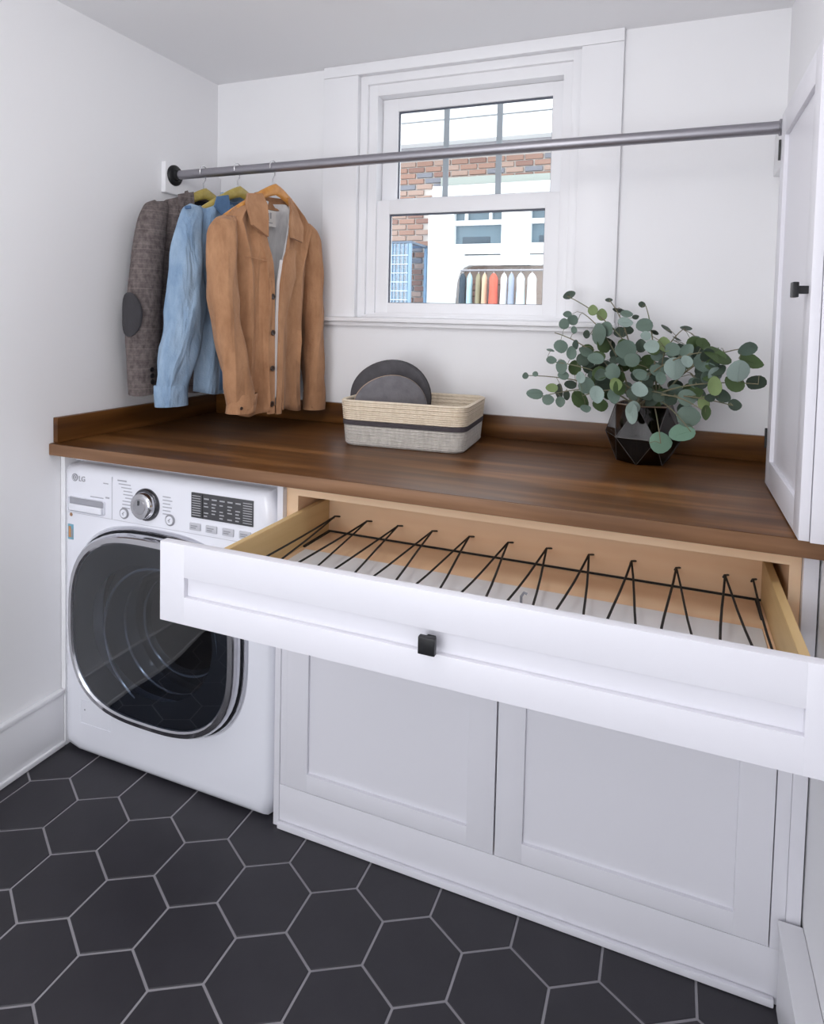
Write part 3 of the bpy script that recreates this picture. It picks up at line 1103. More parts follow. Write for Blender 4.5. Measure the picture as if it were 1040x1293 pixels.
dots(G, [(-0.052, 0.066, 1.525), (-0.053, 0.070, 1.396), (-0.055, 0.072, 1.268), (-0.056, 0.072, 1.140)], 0.0105, HORN, 'button', tj)
flap(G, [(-0.070, 0.020, 1.892), (-0.127, 0.014, 1.884), (-0.154, 0.040, 1.842), (-0.147, 0.064, 1.768), (-0.088, 0.076, 1.733), (-0.080, 0.066, 1.80), (-0.070, 0.048, 1.85)], 0.012, SUEDE2, 'collar', tj)
flap(G, [(0.055, 0.022, 1.896), (0.048, 0.046, 1.850), (0.022, 0.068, 1.790), (0.022, 0.078, 1.742), (0.078, 0.074, 1.730), (0.098, 0.056, 1.790), (0.085, 0.030, 1.860), (0.075, 0.012, 1.895)], 0.012, SUEDE2, 'collar', tj)
b = MB()
rg = []
for i in range(15):
    a = PI*i/14
    u = -0.078*math.cos(a)
    n = 0.022-0.050*math.sin(a)
    rg.append([G @ Vector((u, n, 1.850)), G @ Vector((u*1.02, n-0.006, 1.897)), G @ Vector((u*1.10, n-0.014, 1.895)), G @ Vector((u*1.2, n-0.016, 1.845))])
b.loft(rg, True, True, True)
b.build('collar_stand', SUEDE2, tj)
lb = MB()
lb.box(-0.032, 0.026, -0.014, -0.012, 1.785, 1.845, 0, 1, G)
lbo = lb.build('neck_label', mat('label_white', lin(226, 224, 222), 0.8), tj)
lb = MB()
lb.box(-0.014, -0.006, -0.0118, -0.0112, 1.806, 1.834, 0, 1, G).box(-0.002, 0.004, -0.0118, -0.0112, 1.814, 1.836, 0, 1, G).box(-0.014, 0.010, -0.0118, -0.0112, 1.797, 1.800, 0, 1, G)
lb.build('label_print', GREYPL, lbo)
s1 = sleeve(G, [(-0.192, 0.002, 1.796, 0.022, 0.018), (-0.206, 0.003, 1.782, 0.042, 0.030), (-0.220, 0.005, 1.745, 0.054, 0.044), (-0.232, 0.014, 1.62, 0.052, 0.052), (-0.227, 0.024, 1.45, 0.049, 0.052), (-0.205, 0.040, 1.31, 0.050, 0.052), (-0.182, 0.046, 1.20, 0.052, 0.048), (-0.170, 0.048, 1.125, 0.053, 0.042)], SUEDE, tj, (0.060, 0.03, 0.010), SUEDE2, 0.10, 0.8)
dots(G, [(-0.205, 0.089, 1.140)], 0.006, HORN, 'cuff_button', s1)
s2 = sleeve(G, [(0.168, 0.000, 1.816, 0.020, 0.018), (0.180, 0.000, 1.795, 0.040, 0.030), (0.196, 0.000, 1.75, 0.048, 0.040), (0.206, 0.000, 1.62, 0.044, 0.048), (0.206, 0.004, 1.45, 0.042, 0.050), (0.212, 0.006, 1.30, 0.043, 0.050), (0.220, 0.006, 1.17, 0.045, 0.046), (0.222, 0.006, 1.094, 0.045, 0.042)], SUEDE, tj, (0.065, 0.02, 0.0), SUEDE2, 0.10, 2.3)
b = MB()
rg = []
for z in zsteps(1.16, 1.66, 16):                 # pale facing showing inside the right front edge
    r = lerp_tab(rtab, z)
    n = lerp_tab(nft, z)
    rg.append([G @ Vector((r-0.011, n-0.006, z)), G @ Vector((r-0.011, n-0.003, z)), G @ Vector((r+0.004, n-0.001, z)), G @ Vector((r+0.004, n-0.006, z))])
b.loft(rg, True, True, True)
b.build('facing', mat('facing_white', lin(232, 230, 230), 0.8), tj)
# yoke seam
b = MB()
b.tube([G @ Vector((-0.165, 0.050, 1.66)), G @ Vector((-0.12, 0.060, 1.655)), G @ Vector((-0.075, 0.062, 1.65))], 0.002, 6)
b.build('yoke_seam', SUEDE2, tj)

# ---- blue denim shirt
G = gframe(XD)
ds = thing('denim_shirt', 'light blue denim shirt hanging between the blazer and the tan jacket', 'shirt', (XD, RY, 1.9))
wt = [(1.893, 0.070), (1.865, 0.110), (1.83, 0.175), (1.79, 0.205), (1.72, 0.190), (1.5, 0.180), (1.3, 0.180), (1.17, 0.185)]
ltab2 = [(1.893, -0.070), (1.80, -0.060), (1.70, -0.022), (1.17, -0.010)]
rtab2 = [(1.893, 0.060), (1.80, 0.045), (1.70, 0.004), (1.17, -0.006)]
nft2 = [(1.893, 0.020), (1.83, 0.030), (1.76, 0.034), (1.6, 0.036), (1.1, 0.036)]
tt2 = [(1.893, 0.020), (1.83, 0.026), (1.6, 0.036), (1.1, 0.040)]
cbody(G, zsteps(1.172, 1.888, 28), wt, tt2, lambda z: lerp_tab(ltab2, z), lambda z: lerp_tab(rtab2, z), lambda z: lerp_tab(nft2, z), DENIM, 'body', ds, 0, 1.7, 0.012, 0.003)
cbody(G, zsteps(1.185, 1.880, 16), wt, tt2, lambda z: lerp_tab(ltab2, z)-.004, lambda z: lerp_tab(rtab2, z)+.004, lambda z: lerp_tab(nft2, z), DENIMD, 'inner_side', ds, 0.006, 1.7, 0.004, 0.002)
b = MB()
rg = []
for z in zsteps(1.175, 1.80, 12):
    l = lerp_tab(ltab2, z)
    n = lerp_tab(nft2, z)+0.004
    rg.append([G @ Vector((l-0.036, n-0.003, z)), G @ Vector((l-0.034, n+0.002, z)), G @ Vector((l+0.004, n+0.002, z)), G @ Vector((l+0.006, n-0.003, z))])
b.loft(rg, True, True, True)
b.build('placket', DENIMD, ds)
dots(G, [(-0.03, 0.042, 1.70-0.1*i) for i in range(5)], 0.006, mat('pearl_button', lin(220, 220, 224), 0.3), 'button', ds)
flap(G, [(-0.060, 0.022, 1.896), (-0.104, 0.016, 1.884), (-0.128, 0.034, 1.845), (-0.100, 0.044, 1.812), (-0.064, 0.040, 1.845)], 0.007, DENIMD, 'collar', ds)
b = MB()
rg = []
for i in range(13):
    a = PI*i/12
    u = -0.072*math.cos(a)
    n = 0.018-0.036*math.sin(a)
    rg.append([G @ Vector((u, n, 1.855)), G @ Vector((u*1.02, n-0.004, 1.905)), G @ Vector((u*1.10, n-0.010, 1.903)), G @ Vector((u*1.2, n-0.012, 1.850))])
b.loft(rg, True, True, True)
b.build('collar_stand', DENIM, ds)
b = MB()
b.box(-0.150, -0.060, 0.036, 0.044, 1.555, 1.655, 0.002, 2, G)
b.build('chest_pocket', DENIMD, ds)
sleeve(G, [(-0.185, 0.002, 1.840, 0.022, 0.016), (-0.197, 0.003, 1.822, 0.040, 0.024), (-0.210, 0.006, 1.77, 0.050, 0.034), (-0.225, 0.016, 1.66, 0.062, 0.040), (-0.230, 0.026, 1.50, 0.075, 0.042), (-0.248, 0.028, 1.38, 0.078, 0.042), (-0.275, 0.026, 1.27, 0.074, 0.040), (-0.288, 0.026, 1.205, 0.060, 0.036), (-0.292, 0.026, 1.146, 0.056, 0.034)], DENIM, ds, (0.068, 0.08, -0.004), DENIM, 0.095, 1.9)
sleeve(G, [(0.160, 0.000, 1.838, 0.050, 0.024), (0.190, 0.000, 1.77, 0.045, 0.032), (0.205, 0.004, 1.62, 0.044, 0.036), (0.205, 0.006, 1.40, 0.042, 0.036), (0.205, 0.006, 1.20, 0.042, 0.034)], DENIM, ds, (0.060, 0.05, 0.0), DENIM, 0.055, 0.3)
b = MB()
b.tube([G @ Vector((-0.244, 0.030, 1.822)), G @ Vector((-0.226, 0.036, 1.826))], 0.006, 8)
b.build('shoulder_tab', DENIMD, ds)

# ---- grey tweed blazer
G = gframe(XB)
bz = thing('tweed_blazer', 'grey checked tweed blazer with dark elbow patch hanging by left wall', 'jacket', (XB, RY, 1.9))
wt = [(1.903, 0.070), (1.885, 0.120), (1.86, 0.185), (1.82, 0.215), (1.72, 0.195), (1.5, 0.175), (1.3, 0.180), (1.16, 0.190)]
tt3 = [(1.903, 0.020), (1.83, 0.028), (1.6, 0.040), (1.1, 0.046)]
nft3 = [(1.903, 0.020), (1.83, 0.032), (1.6, 0.044), (1.1, 0.048)]
lt3 = [(1.903, -0.070), (1.75, -0.050), (1.50, 0.0), (1.16, 0.0)]
rt3 = [(1.903, 0.070), (1.75, 0.050), (1.50, 0.012), (1.16, 0.03)]
cbody(G, zsteps(1.165, 1.900, 26), wt, tt3, lambda z: lerp_tab(lt3, z), lambda z: lerp_tab(rt3, z), lambda z: lerp_tab(nft3, z), TWEED, 'body', bz, 0, 3.1, 0.006, 0.004)
cbody(G, zsteps(1.18, 1.893, 14), wt, tt3, lambda z: lerp_tab(lt3, z)-.004, lambda z: lerp_tab(rt3, z)+.004, lambda z: lerp_tab(nft3, z), NAVY, 'lining', bz, 0.007, 3.1, 0.003, 0.002)
flap(G, [(-0.060, 0.020, 1.915), (-0.118, 0.014, 1.898), (-0.135, 0.036, 1.830), (-0.100, 0.046, 1.760), (-0.020, 0.054, 1.52), (-0.045, 0.048, 1.72), (-0.064, 0.036, 1.83)], 0.008, TWEED, 'lapel', bz)
flap(G, [(0.060, 0.020, 1.915), (0.064, 0.036, 1.83), (0.045, 0.048, 1.72), (0.022, 0.054, 1.52), (0.100, 0.046, 1.760), (0.130, 0.036, 1.830), (0.110, 0.014, 1.898)], 0.008, TWEED, 'lapel', bz)
b = MB()
rg = []
for i in range(13):
    a = PI*i/12
    u = -0.076*math.cos(a)
    n = 0.018-0.040*math.sin(a)
    rg.append([G @ Vector((u, n, 1.868)), G @ Vector((u*1.02, n-0.004, 1.918)), G @ Vector((u*1.10, n-0.010, 1.916)), G @ Vector((u*1.2, n-0.012, 1.860))])
b.loft(rg, True, True, True)
b.build('collar_stand', TWEED, bz)
sl = sleeve(G, [(-0.180, 0.000, 1.862, 0.024, 0.016), (-0.196, 0.001, 1.846, 0.046, 0.026), (-0.214, 0.004, 1.79, 0.056, 0.040), (-0.238, 0.014, 1.66, 0.060, 0.046), (-0.258, 0.022, 1.50, 0.062, 0.046), (-0.266, 0.026, 1.38, 0.063, 0.044), (-0.266, 0.028, 1.26, 0.057, 0.042), (-0.264, 0.028, 1.168, 0.052, 0.038)], TWEED, bz, None, None, 0.03, 0.2)
sleeve(G, [(0.170, 0.000, 1.845, 0.052, 0.026), (0.195, 0.000, 1.79, 0.050, 0.038), (0.212, 0.002, 1.62, 0.046, 0.044), (0.210, 0.004, 1.40, 0.046, 0.042), (0.206, 0.004, 1.17, 0.046, 0.038)], TWEED, bz, None, None, 0.03, 1.2)
# elbow patch: a shell lying on the sleeve surface
b = MB()
rg = []
for i in range(13):
    a = -PI/2+PI*i/12
    z = 1.450+0.076*math.sin(a)
    half = math.cos(a)
    cu, ru, rn = -0.261, 0.064, 0.047
    cn = 0.024
    row = []
    for k in range(11):
        ph = PI*0.88+(k/10-0.5)*PI*0.46*max(half, 0.04)
        row.append(G @ Vector((cu+(ru+0.0035)*math.cos(ph), cn+(rn+0.0035)*math.sin(ph), z)))
    rg.append(row)
b.loft(rg, False)
pt = b.build('elbow_patch', PATCH, sl, ang=80)
md = pt.modifiers.new('solid', 'SOLIDIFY')
md.thickness = 0.006
md.offset = 1
dots(G, [(-0.258, 0.071, 1.258), (-0.256, 0.070, 1.236), (-0.254, 0.069, 1.214)], 0.009, DBTN, 'cuff_button', sl)

# ================================================================== BASKET WITH THE FELT HATS
ang = math.atan2(0.030, 0.411)
BM = Matrix.Translation((0.840, -0.400, ZC+0.001)) @ Matrix.Rotation(ang, 4, 'Z')
BW, BD, BH = 0.415, 0.315, 0.152


def rrect(x0, x1, y0, y1, r, z, n=6):
    out = []
    for cx, cy, a0 in ((x1-r, y1-r, 0), (x0+r, y1-r, 90), (x0+r, y0+r, 180), (x1-r, y0+r, 270)):
        for k in range(n+1):
            a = math.radians(a0+90*k/n)
            out.append(Vector((cx+r*math.cos(a), cy+r*math.sin(a), z)))
    return out


def bring(f, z, r=0.045, rip=0.0):
    e = 0.012*f+rip
    return [BM @ p for p in rrect(-e, BW+e, -e, BD+e, r, z)]


bk = thing('woven_basket', 'rectangular cream woven basket with a dark stripe on the worktop', 'basket', BM @ Vector((BW/2, BD/2, 0)))


def weave(name, c1, c2):
    m = mat(name, c1, 0.9, noise=((90, 90, 30), 0.25, c2), spec=0.1)
    nt = m.node_tree
    tcn = nt.nodes.new('ShaderNodeTexCoord')
    wv = nt.nodes.new('ShaderNodeTexWave')
    wv.bands_direction = 'Z'
    wv.inputs['Scale'].default_value = 26
    wv.inputs['Distortion'].default_value = 2.5
    wv.inputs['Detail Scale'].default_value = 3
    bu = nt.nodes.new('ShaderNodeBump')
    bu.inputs['Strength'].default_value = 0.5
    bu.inputs['Distance'].default_value = 0.004
    nt.links.new(tcn.outputs['Object'], wv.inputs['Vector'])
    nt.links.new(wv.outputs['Fac'], bu.inputs['Height'])
    nt.links.new(bu.outputs['Normal'], nt.nodes['Principled BSDF'].inputs['Normal'])
    return m


STRAW = weave('straw_weave', lin(216, 200, 178), lin(234, 220, 200))
HEATH = weave('grey_weave', lin(184, 178, 172), lin(218, 213, 206))
b = MB()
rg = []
n = 11
for i in range(n+1):                              # stacked coils, each a little bulge
    for q, rp in ((0.15, 0), (0.5, 0.0018), (0.85, 0)):
        z = 0.006+(0.070-0.006)*(i+q)/(n+1)
        rg.append(bring(z/BH, z, 0.045, rp))
b.loft([[BM @ p for p in rrect(0.004, BW-0.004, 0.004, BD-0.004, 0.04, 0.0)]]+rg, True, True)
b.build('lower_wall', HEATH, bk)
b = MB()
b.loft([bring(0.45, 0.0695, 0.045, 0.0005), bring(0.46, 0.0705, 0.045, 0.003), bring(0.5, 0.0845, 0.045, 0.003), bring(0.52, 0.0855, 0.045, 0.0005)])
b.build('stripe', mat('charcoal_yarn', lin(72, 66, 70), 0.9, bump=(200, 0.3)), bk)
b = MB()
rg = []
n = 10
for i in range(n):
    for q, rp in ((0.15, 0), (0.5, 0.0020), (0.85, 0)):
        z = 0.085+(BH-0.085)*(i+q)/n
        rg.append(bring(z/BH, z, 0.045, rp))
rg.append(bring(1, BH+0.002, 0.045, -0.003))
rg.append(bring(1, BH, 0.045, -0.010))
for z in (0.12, 0.08, 0.04, 0.010):
    rg.append(bring(z/BH, z, 0.040, -0.011))
b.loft(rg, True, False, True)
b.build('upper_wall', STRAW, bk)

FELT = mat('grey_felt', lin(74, 72, 75), 0.95, noise=((22, 22, 22), 0.25, lin(92, 90, 93)), spec=0.1, bump=(120, 0.2))
FELTL = mat('light_grey_felt', lin(104, 102, 106), 0.95, noise=((25, 25, 25), 0.25, lin(126, 123, 127)), spec=0.1, bump=(120, 0.2))
TANR = mat('tan_binding', lin(190, 164, 138), 0.8)


def disc(name, label, cx, cy, cz, rx, rz, th, tilt, yaw, m, mr):
    t = thing(name, label, 'hat', (cx, cy, cz-rz))
    M = Matrix.Translation((cx, cy, cz)) @ Matrix.Rotation(yaw, 4, 'Z') @ Matrix.Rotation(tilt, 4, 'X')
    b = MB()
    rg = []
    for s, y in ((0.05, -th*0.60), (0.5, -th*0.58), (0.85, -th*0.52), (0.96, -th*0.40), (1.0, -th*0.15), (1.0, th*0.2), (0.95, th*0.42), (0.7, th*0.5), (0.05, th*0.5)):
        rg.append([M @ Vector((rx*s*math.cos(2*PI*k/48), y, rz*s*math.sin(2*PI*k/48)*(1+0.03*math.sin(2*2*PI*k/48)))) for k in range(48)])
    b.loft(rg, True, True, True)
    b.build('crown', m, t)
    e = MB()
    rg = []
    for k in range(48):
        a = 2*PI*k/48
        rg.append([M @ Vector((rx*s*math.cos(a), y, rz*s*math.sin(a)*(1+0.03*math.sin(2*a)))) for s, y in ((0.985, th*0.05), (1.012, th*0.08), (1.012, th*0.26), (0.985, th*0.30))])
    rg.append(rg[0])
    e.loft(rg)
    e.build('edge_binding', mr, t)
    return t


disc('felt_hat', 'large dark grey round felt hat standing on edge at the basket back', 0.928, -0.205, 1.176, 0.150, 0.132, 0.034, -0.08, 0.10, FELT, mat('dark_binding', lin(52, 50, 52), 0.9))
disc('felt_hat', 'smaller mid-grey round felt hat with tan rim, in front inside the basket', 0.972, -0.300, 1.150, 0.128, 0.112, 0.026, -0.06, 0.56, FELTL, TANR)

# ================================================================== VASE AND EUCALYPTUS
VX, VY, VZ = 1.785, -0.185, ZC+0.001
vs = thing('faceted_vase', 'dark smoked glass faceted vase holding greenery on the worktop', 'vase', (VX, VY, VZ))


def hexr(r, z, a0, n=6):
    return [Vector((VX+r*math.cos(a0+2*PI*k/n), VY+r*math.sin(a0+2*PI*k/n), VZ+z)) for k in range(n)]


def facet_vase(rb, rm, rt, zb, zm, zt, a0, bottom=True):
    A, Bm, T = hexr(rb, zb, a0), hexr(rm, zm, a0+PI/6), hexr(rt, zt, a0)
    V = A+Bm+T
    F = []
    for k in range(6):
        k1 = (k+1) % 6
        F += [(k, k1, 6+k), (6+k, k1, 6+k1), (6+k, 6+k1, 12+k1), (6+k, 12+k1, 12+k)]
    if bottom:
        F.append(tuple(range(6))[::-1])
    return V, F


A0 = 0.35
b = MB()
b.raw(*facet_vase(0.078, 0.116, 0.088, 0.0, 0.082, 0.178, A0))
b.raw(*facet_vase(0.074, 0.111, 0.083, 0.006, 0.082, 0.178, A0))
b.build('glass_body', VASEGL, vs, smooth=False)
b = MB()
for h in (hexr(0.0855, 0.178, A0),):
    h = h+[h[0]]
    for p, q in zip(h, h[1:]):
        b.tube([p, q], 0.0028, 6)
b.build('rim', mat('vase_rim', lin(150, 130, 112), 0.25, 0.3), vs)
b = MB()
Bq, Aq, Tq = hexr(0.1165, 0.082, A0+PI/6), hexr(0.0785, 0.0, A0), hexr(0.0885, 0.178, A0)
for k in range(6):
    k1 = (k+1) % 6
    for p, q in ((Bq[k], Bq[k1]), (Aq[k], Bq[k]), (Aq[k1], Bq[k]), (Tq[k1], Bq[k]), (Tq[k1], Bq[k1])):
        b.tube([p, q], 0.0008, 5)
b.build('facet_edges', mat('facet_edge', lin(84, 80, 80), 0.25, 0.2), vs)
b = MB()
V, F = facet_vase(0.071, 0.106, 0.100, 0.008, 0.080, 0.095, A0)
F.append((12, 13, 14, 15, 16, 17))
b.raw(V, F)
b.build('water', glass('vase_water', (0.34, 0.30, 0.27, 1), 0.04, 0.05), vs, smooth=False)

eu = thing('eucalyptus_bunch', 'loose bunch of cut eucalyptus with round grey-green leaves in the vase', 'plant', (VX, VY, VZ+0.02))
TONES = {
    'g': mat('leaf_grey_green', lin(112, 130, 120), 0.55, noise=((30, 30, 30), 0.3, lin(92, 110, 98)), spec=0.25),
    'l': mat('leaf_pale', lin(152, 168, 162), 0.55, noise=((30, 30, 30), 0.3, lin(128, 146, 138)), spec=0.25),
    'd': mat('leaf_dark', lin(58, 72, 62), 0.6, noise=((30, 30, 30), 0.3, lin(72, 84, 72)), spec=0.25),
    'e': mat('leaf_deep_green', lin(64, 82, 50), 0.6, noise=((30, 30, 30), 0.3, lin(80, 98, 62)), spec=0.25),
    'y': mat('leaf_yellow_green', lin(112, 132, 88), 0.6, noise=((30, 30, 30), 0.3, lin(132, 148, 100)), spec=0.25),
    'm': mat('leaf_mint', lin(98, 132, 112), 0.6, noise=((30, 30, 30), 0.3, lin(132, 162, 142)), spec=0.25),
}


def leafmesh(asp, cup, m):
    """unit leaf: radius 1 along local x (width), local y = from petiole (-1) to tip (+1), local z = face"""
    b = MB()
    N = 14
    out, mid = [], []
    for k in range(N):
        a = 2*PI*k/N
        x, y = math.sin(a)*asp, -math.cos(a)
        tip = 1+0.10*max(0, y)**6
        x *= 1-0.10*max(0, y)
        out.append(Vector((x, y*tip, cup*(x*x+0.5*y*y)+0.03*math.sin(3*a))))
        mid.append(Vector((x*0.55, y*0.55, cup*0.3*(x*x))))
    c = Vector((0, 0, -0.03))
    V = out+mid+[c]
    F = [(k, (k+1) % N, N+(k+1) % N, N+k) for k in range(N)]+[(N+k, N+(k+1) % N, 2*N) for k in range(N)]
    b.raw(V, F)
    vb = [v-Vector((0, 0, 0.035)) for v in V]
    b.raw(vb, [f[::-1] for f in F])
    b.raw(out+vb[:N], [(k, N+k, N+(k+1) % N, (k+1) % N) for k in range(N)])
    b.box(-0.02, 0.02, -1.0, 0.85, -0.02, 0.014)
    return b.mesh('leaf', m, True, 60)


LEAF = {}
for tkey, tm in TONES.items():
    LEAF[tkey] = [leafmesh(0.92, 0.16, tm), leafmesh(0.80, 0.22, tm), leafmesh(1.0, -0.12, tm)]
# leaves measured on the photograph: centre px, width px, height px (of the leaf as seen), lean deg, tone
SA, SB = 6.118, 5.474
RAWA = [(420, 80, 110, 50, -30, 'd'), (405, 225, 66, 66, 0, 'g'), (380, 300, 84, 84, 0, 'g'), (445, 270, 74, 92, 0, 'g'), (455, 348, 62, 52, 0, 'g'),
        (355, 470, 112, 92, 0, 'g'), (465, 460, 42, 84, 0, 'g'), (435, 525, 92, 102, 0, 'g'), (275, 500, 64, 18, 10, 'g'), (280, 580, 78, 62, 0, 'g'),
        (360, 630, 102, 112, 0, 'g'), (375, 695, 84, 64, 0, 'g'), (460, 640, 112, 112, 0, 'e'), (505, 715, 92, 82, 0, 'l'), (430, 765, 92, 62, 0, 'd'),
        (80, 700, 54, 46, 0, 'g'), (158, 688, 56, 38, -45, 'g'), (155, 835, 124, 76, 0, 'g'), (255, 885, 82, 92, 0, 'g'), (285, 795, 92, 82, 0, 'y'),
        (335, 820, 50, 122, 0, 'd'), (350, 900, 76, 82, 0, 'g'), (400, 850, 62, 74, 0, 'd'), (505, 880, 152, 112, 35, 'e'), (545, 955, 92, 52, 0, 'g'),
        (630, 845, 142, 122, 0, 'l'), (660, 920, 122, 92, 0, 'e'), (555, 380, 46, 74, 0, 'd'), (560, 500, 92, 112, 0, 'e'), (640, 380, 92, 180, 0, 'g'),
        (625, 570, 122, 92, 0, 'g'), (640, 630, 160, 54, -15, 'd'), (600, 195, 72, 82, 0, 'y'), (670, 230, 92, 92, 0, 'y'), (725, 118, 72, 26, -8, 'd'),
        (700, 340, 92, 122, 0, 'g'), (810, 195, 124, 28, 20, 'd'), (860, 225, 92, 62, 0, 'g'), (930, 245, 52, 34, -20, 'd'), (850, 290, 112, 74, 0, 'l'),
        (820, 370, 142, 72, -20, 'd'), (885, 350, 62, 62, 0, 'd'), (980, 152, 62, 42, 0, 'd'), (1000, 300, 112, 102, 0, 'g'), (970, 470, 82, 102, 0, 'd'),
        (855, 500, 142, 172, 0, 'g'), (770, 580, 72, 82, 0, 'd'), (755, 670, 112, 124, 0, 'g'), (780, 770, 84, 122, 0, 'y'), (660, 690, 122, 84, 0, 'g'),
        (690, 760, 142, 102, 0, 'd'), (960, 810, 142, 102, 0, 'l'), (970, 700, 92, 92, 0, 'g'), (915, 950, 110, 90, 0, 'l'), (930, 570, 92, 74, 0, 'd'), (760, 860, 122, 102, 0, 'g')]
RAWB = [(130, 55, 112, 92, -20, 'g'), (15, 90, 62, 62, 0, 'd'), (200, 105, 74, 22, 30, 'd'), (285, 80, 94, 24, 35, 'd'), (415, 82, 88, 28, 0, 'd'),
        (350, 155, 84, 12, 25, 'd'), (140, 130, 72, 62, 0, 'l'), (180, 205, 92, 102, 0, 'l'), (265, 195, 122, 92, 0, 'y'), (330, 240, 112, 92, 0, 'g'),
        (430, 235, 92, 82, 0, 'd'), (495, 250, 92, 82, 0, 'd'), (640, 260, 200, 84, 20, 'e'), (840, 220, 142, 82, 0, 'g'), (860, 310, 162, 102, 15, 'e'),
        (780, 380, 162, 132, 0, 'l'), (900, 450, 142, 92, 20, 'd'), (750, 460, 142, 142, 35, 'e'), (670, 545, 112, 82, 0, 'd'), (750, 610, 92, 82, 0, 'd'),
        (610, 480, 132, 122, 0, 'y'), (620, 400, 112, 82, -35, 'l'), (540, 320, 152, 132, 0, 'g'), (420, 310, 102, 74, 0, 'l'), (340, 355, 152, 142, 0, 'l'),
        (220, 375, 112, 82, 0, 'g'), (240, 425, 92, 82, 0, 'g'), (420, 560, 112, 122, 0, 'g'), (540, 600, 82, 102, 0, 'y'), (550, 660, 72, 102, 0, 'e'),
        (430, 690, 142, 152, 0, 'g'), (400, 640, 92, 102, 0, 'd'), (180, 630, 122, 162, 0, 'e'), (240, 870, 152, 152, 0, 'm'), (390, 805, 172, 122, -20, 'm'),
        (580, 560, 62, 74, 0, 'd'), (520, 420, 92, 62, 0, 'd'), (490, 460, 72, 62, 0, 'd'), (45, 665, 100, 142, 0, 'l')]
LV = [(650+x/SA, 360+y/SA, a/SA, c/SA, r, t) for x, y, a, c, r, t in RAWA] + [(790+x/SB, 400+y/SB, a/SB, c/SB, r, t) for x, y, a, c, r, t in RAWB]
NMEAS = len(LV)
rr = random.Random(3)
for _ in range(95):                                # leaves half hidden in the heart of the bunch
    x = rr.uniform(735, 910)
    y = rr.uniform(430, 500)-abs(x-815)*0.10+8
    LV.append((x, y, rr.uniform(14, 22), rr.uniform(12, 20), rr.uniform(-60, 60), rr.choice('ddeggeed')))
STEMTIPS = [(716, 374, -0.17), (770, 380, -0.15), (700, 420, -0.20), (815, 386, -0.15), (862, 416, -0.14), (663, 474, -0.22), (690, 456, -0.24), (685, 500, -0.26),
            (735, 395, -0.16), (957, 485, -0.43), (938, 440, -0.42), (925, 512, -0.43), (872, 545, -0.33), (840, 440, -0.26), (834, 560, -0.335), (885, 445, -0.36), (735, 500, -0.30), (800, 515, -0.33), (845, 500, -0.34), (890, 520, -0.40)]
stems = []
for i, (px, py, Y) in enumerate(STEMTIPS):
    tip = bp(px, py, Y=Y)
    base = Vector((VX+0.035*math.cos(i*2.4), VY+0.035*math.sin(i*2.4), VZ+0.012))
    mouth = Vector((VX+0.045*math.cos(i*1.9), VY+0.045*math.sin(i*1.9), VZ+0.185))
    d = tip-mouth
    side = Vector((d.x, d.y, 0))
    droop = tip.z < mouth.z+0.02
    ctrl = mouth+Vector((d.x*0.35, d.y*0.35, max(d.z*0.65, 0.02)+(0.05 if droop else 0.03)))
    pts = [base, base.lerp(mouth, 0.5)]
    for k in range(13):
        t = k/12
        pts.append(mouth*(1-t)**2+ctrl*2*t*(1-t)+tip*t*t)
    stems.append(pts)
STEMM = mat('stem', lin(128, 112, 92), 0.7, noise=((30, 30, 30), 0.25, lin(104, 112, 84)))
pet = [[] for _ in stems]
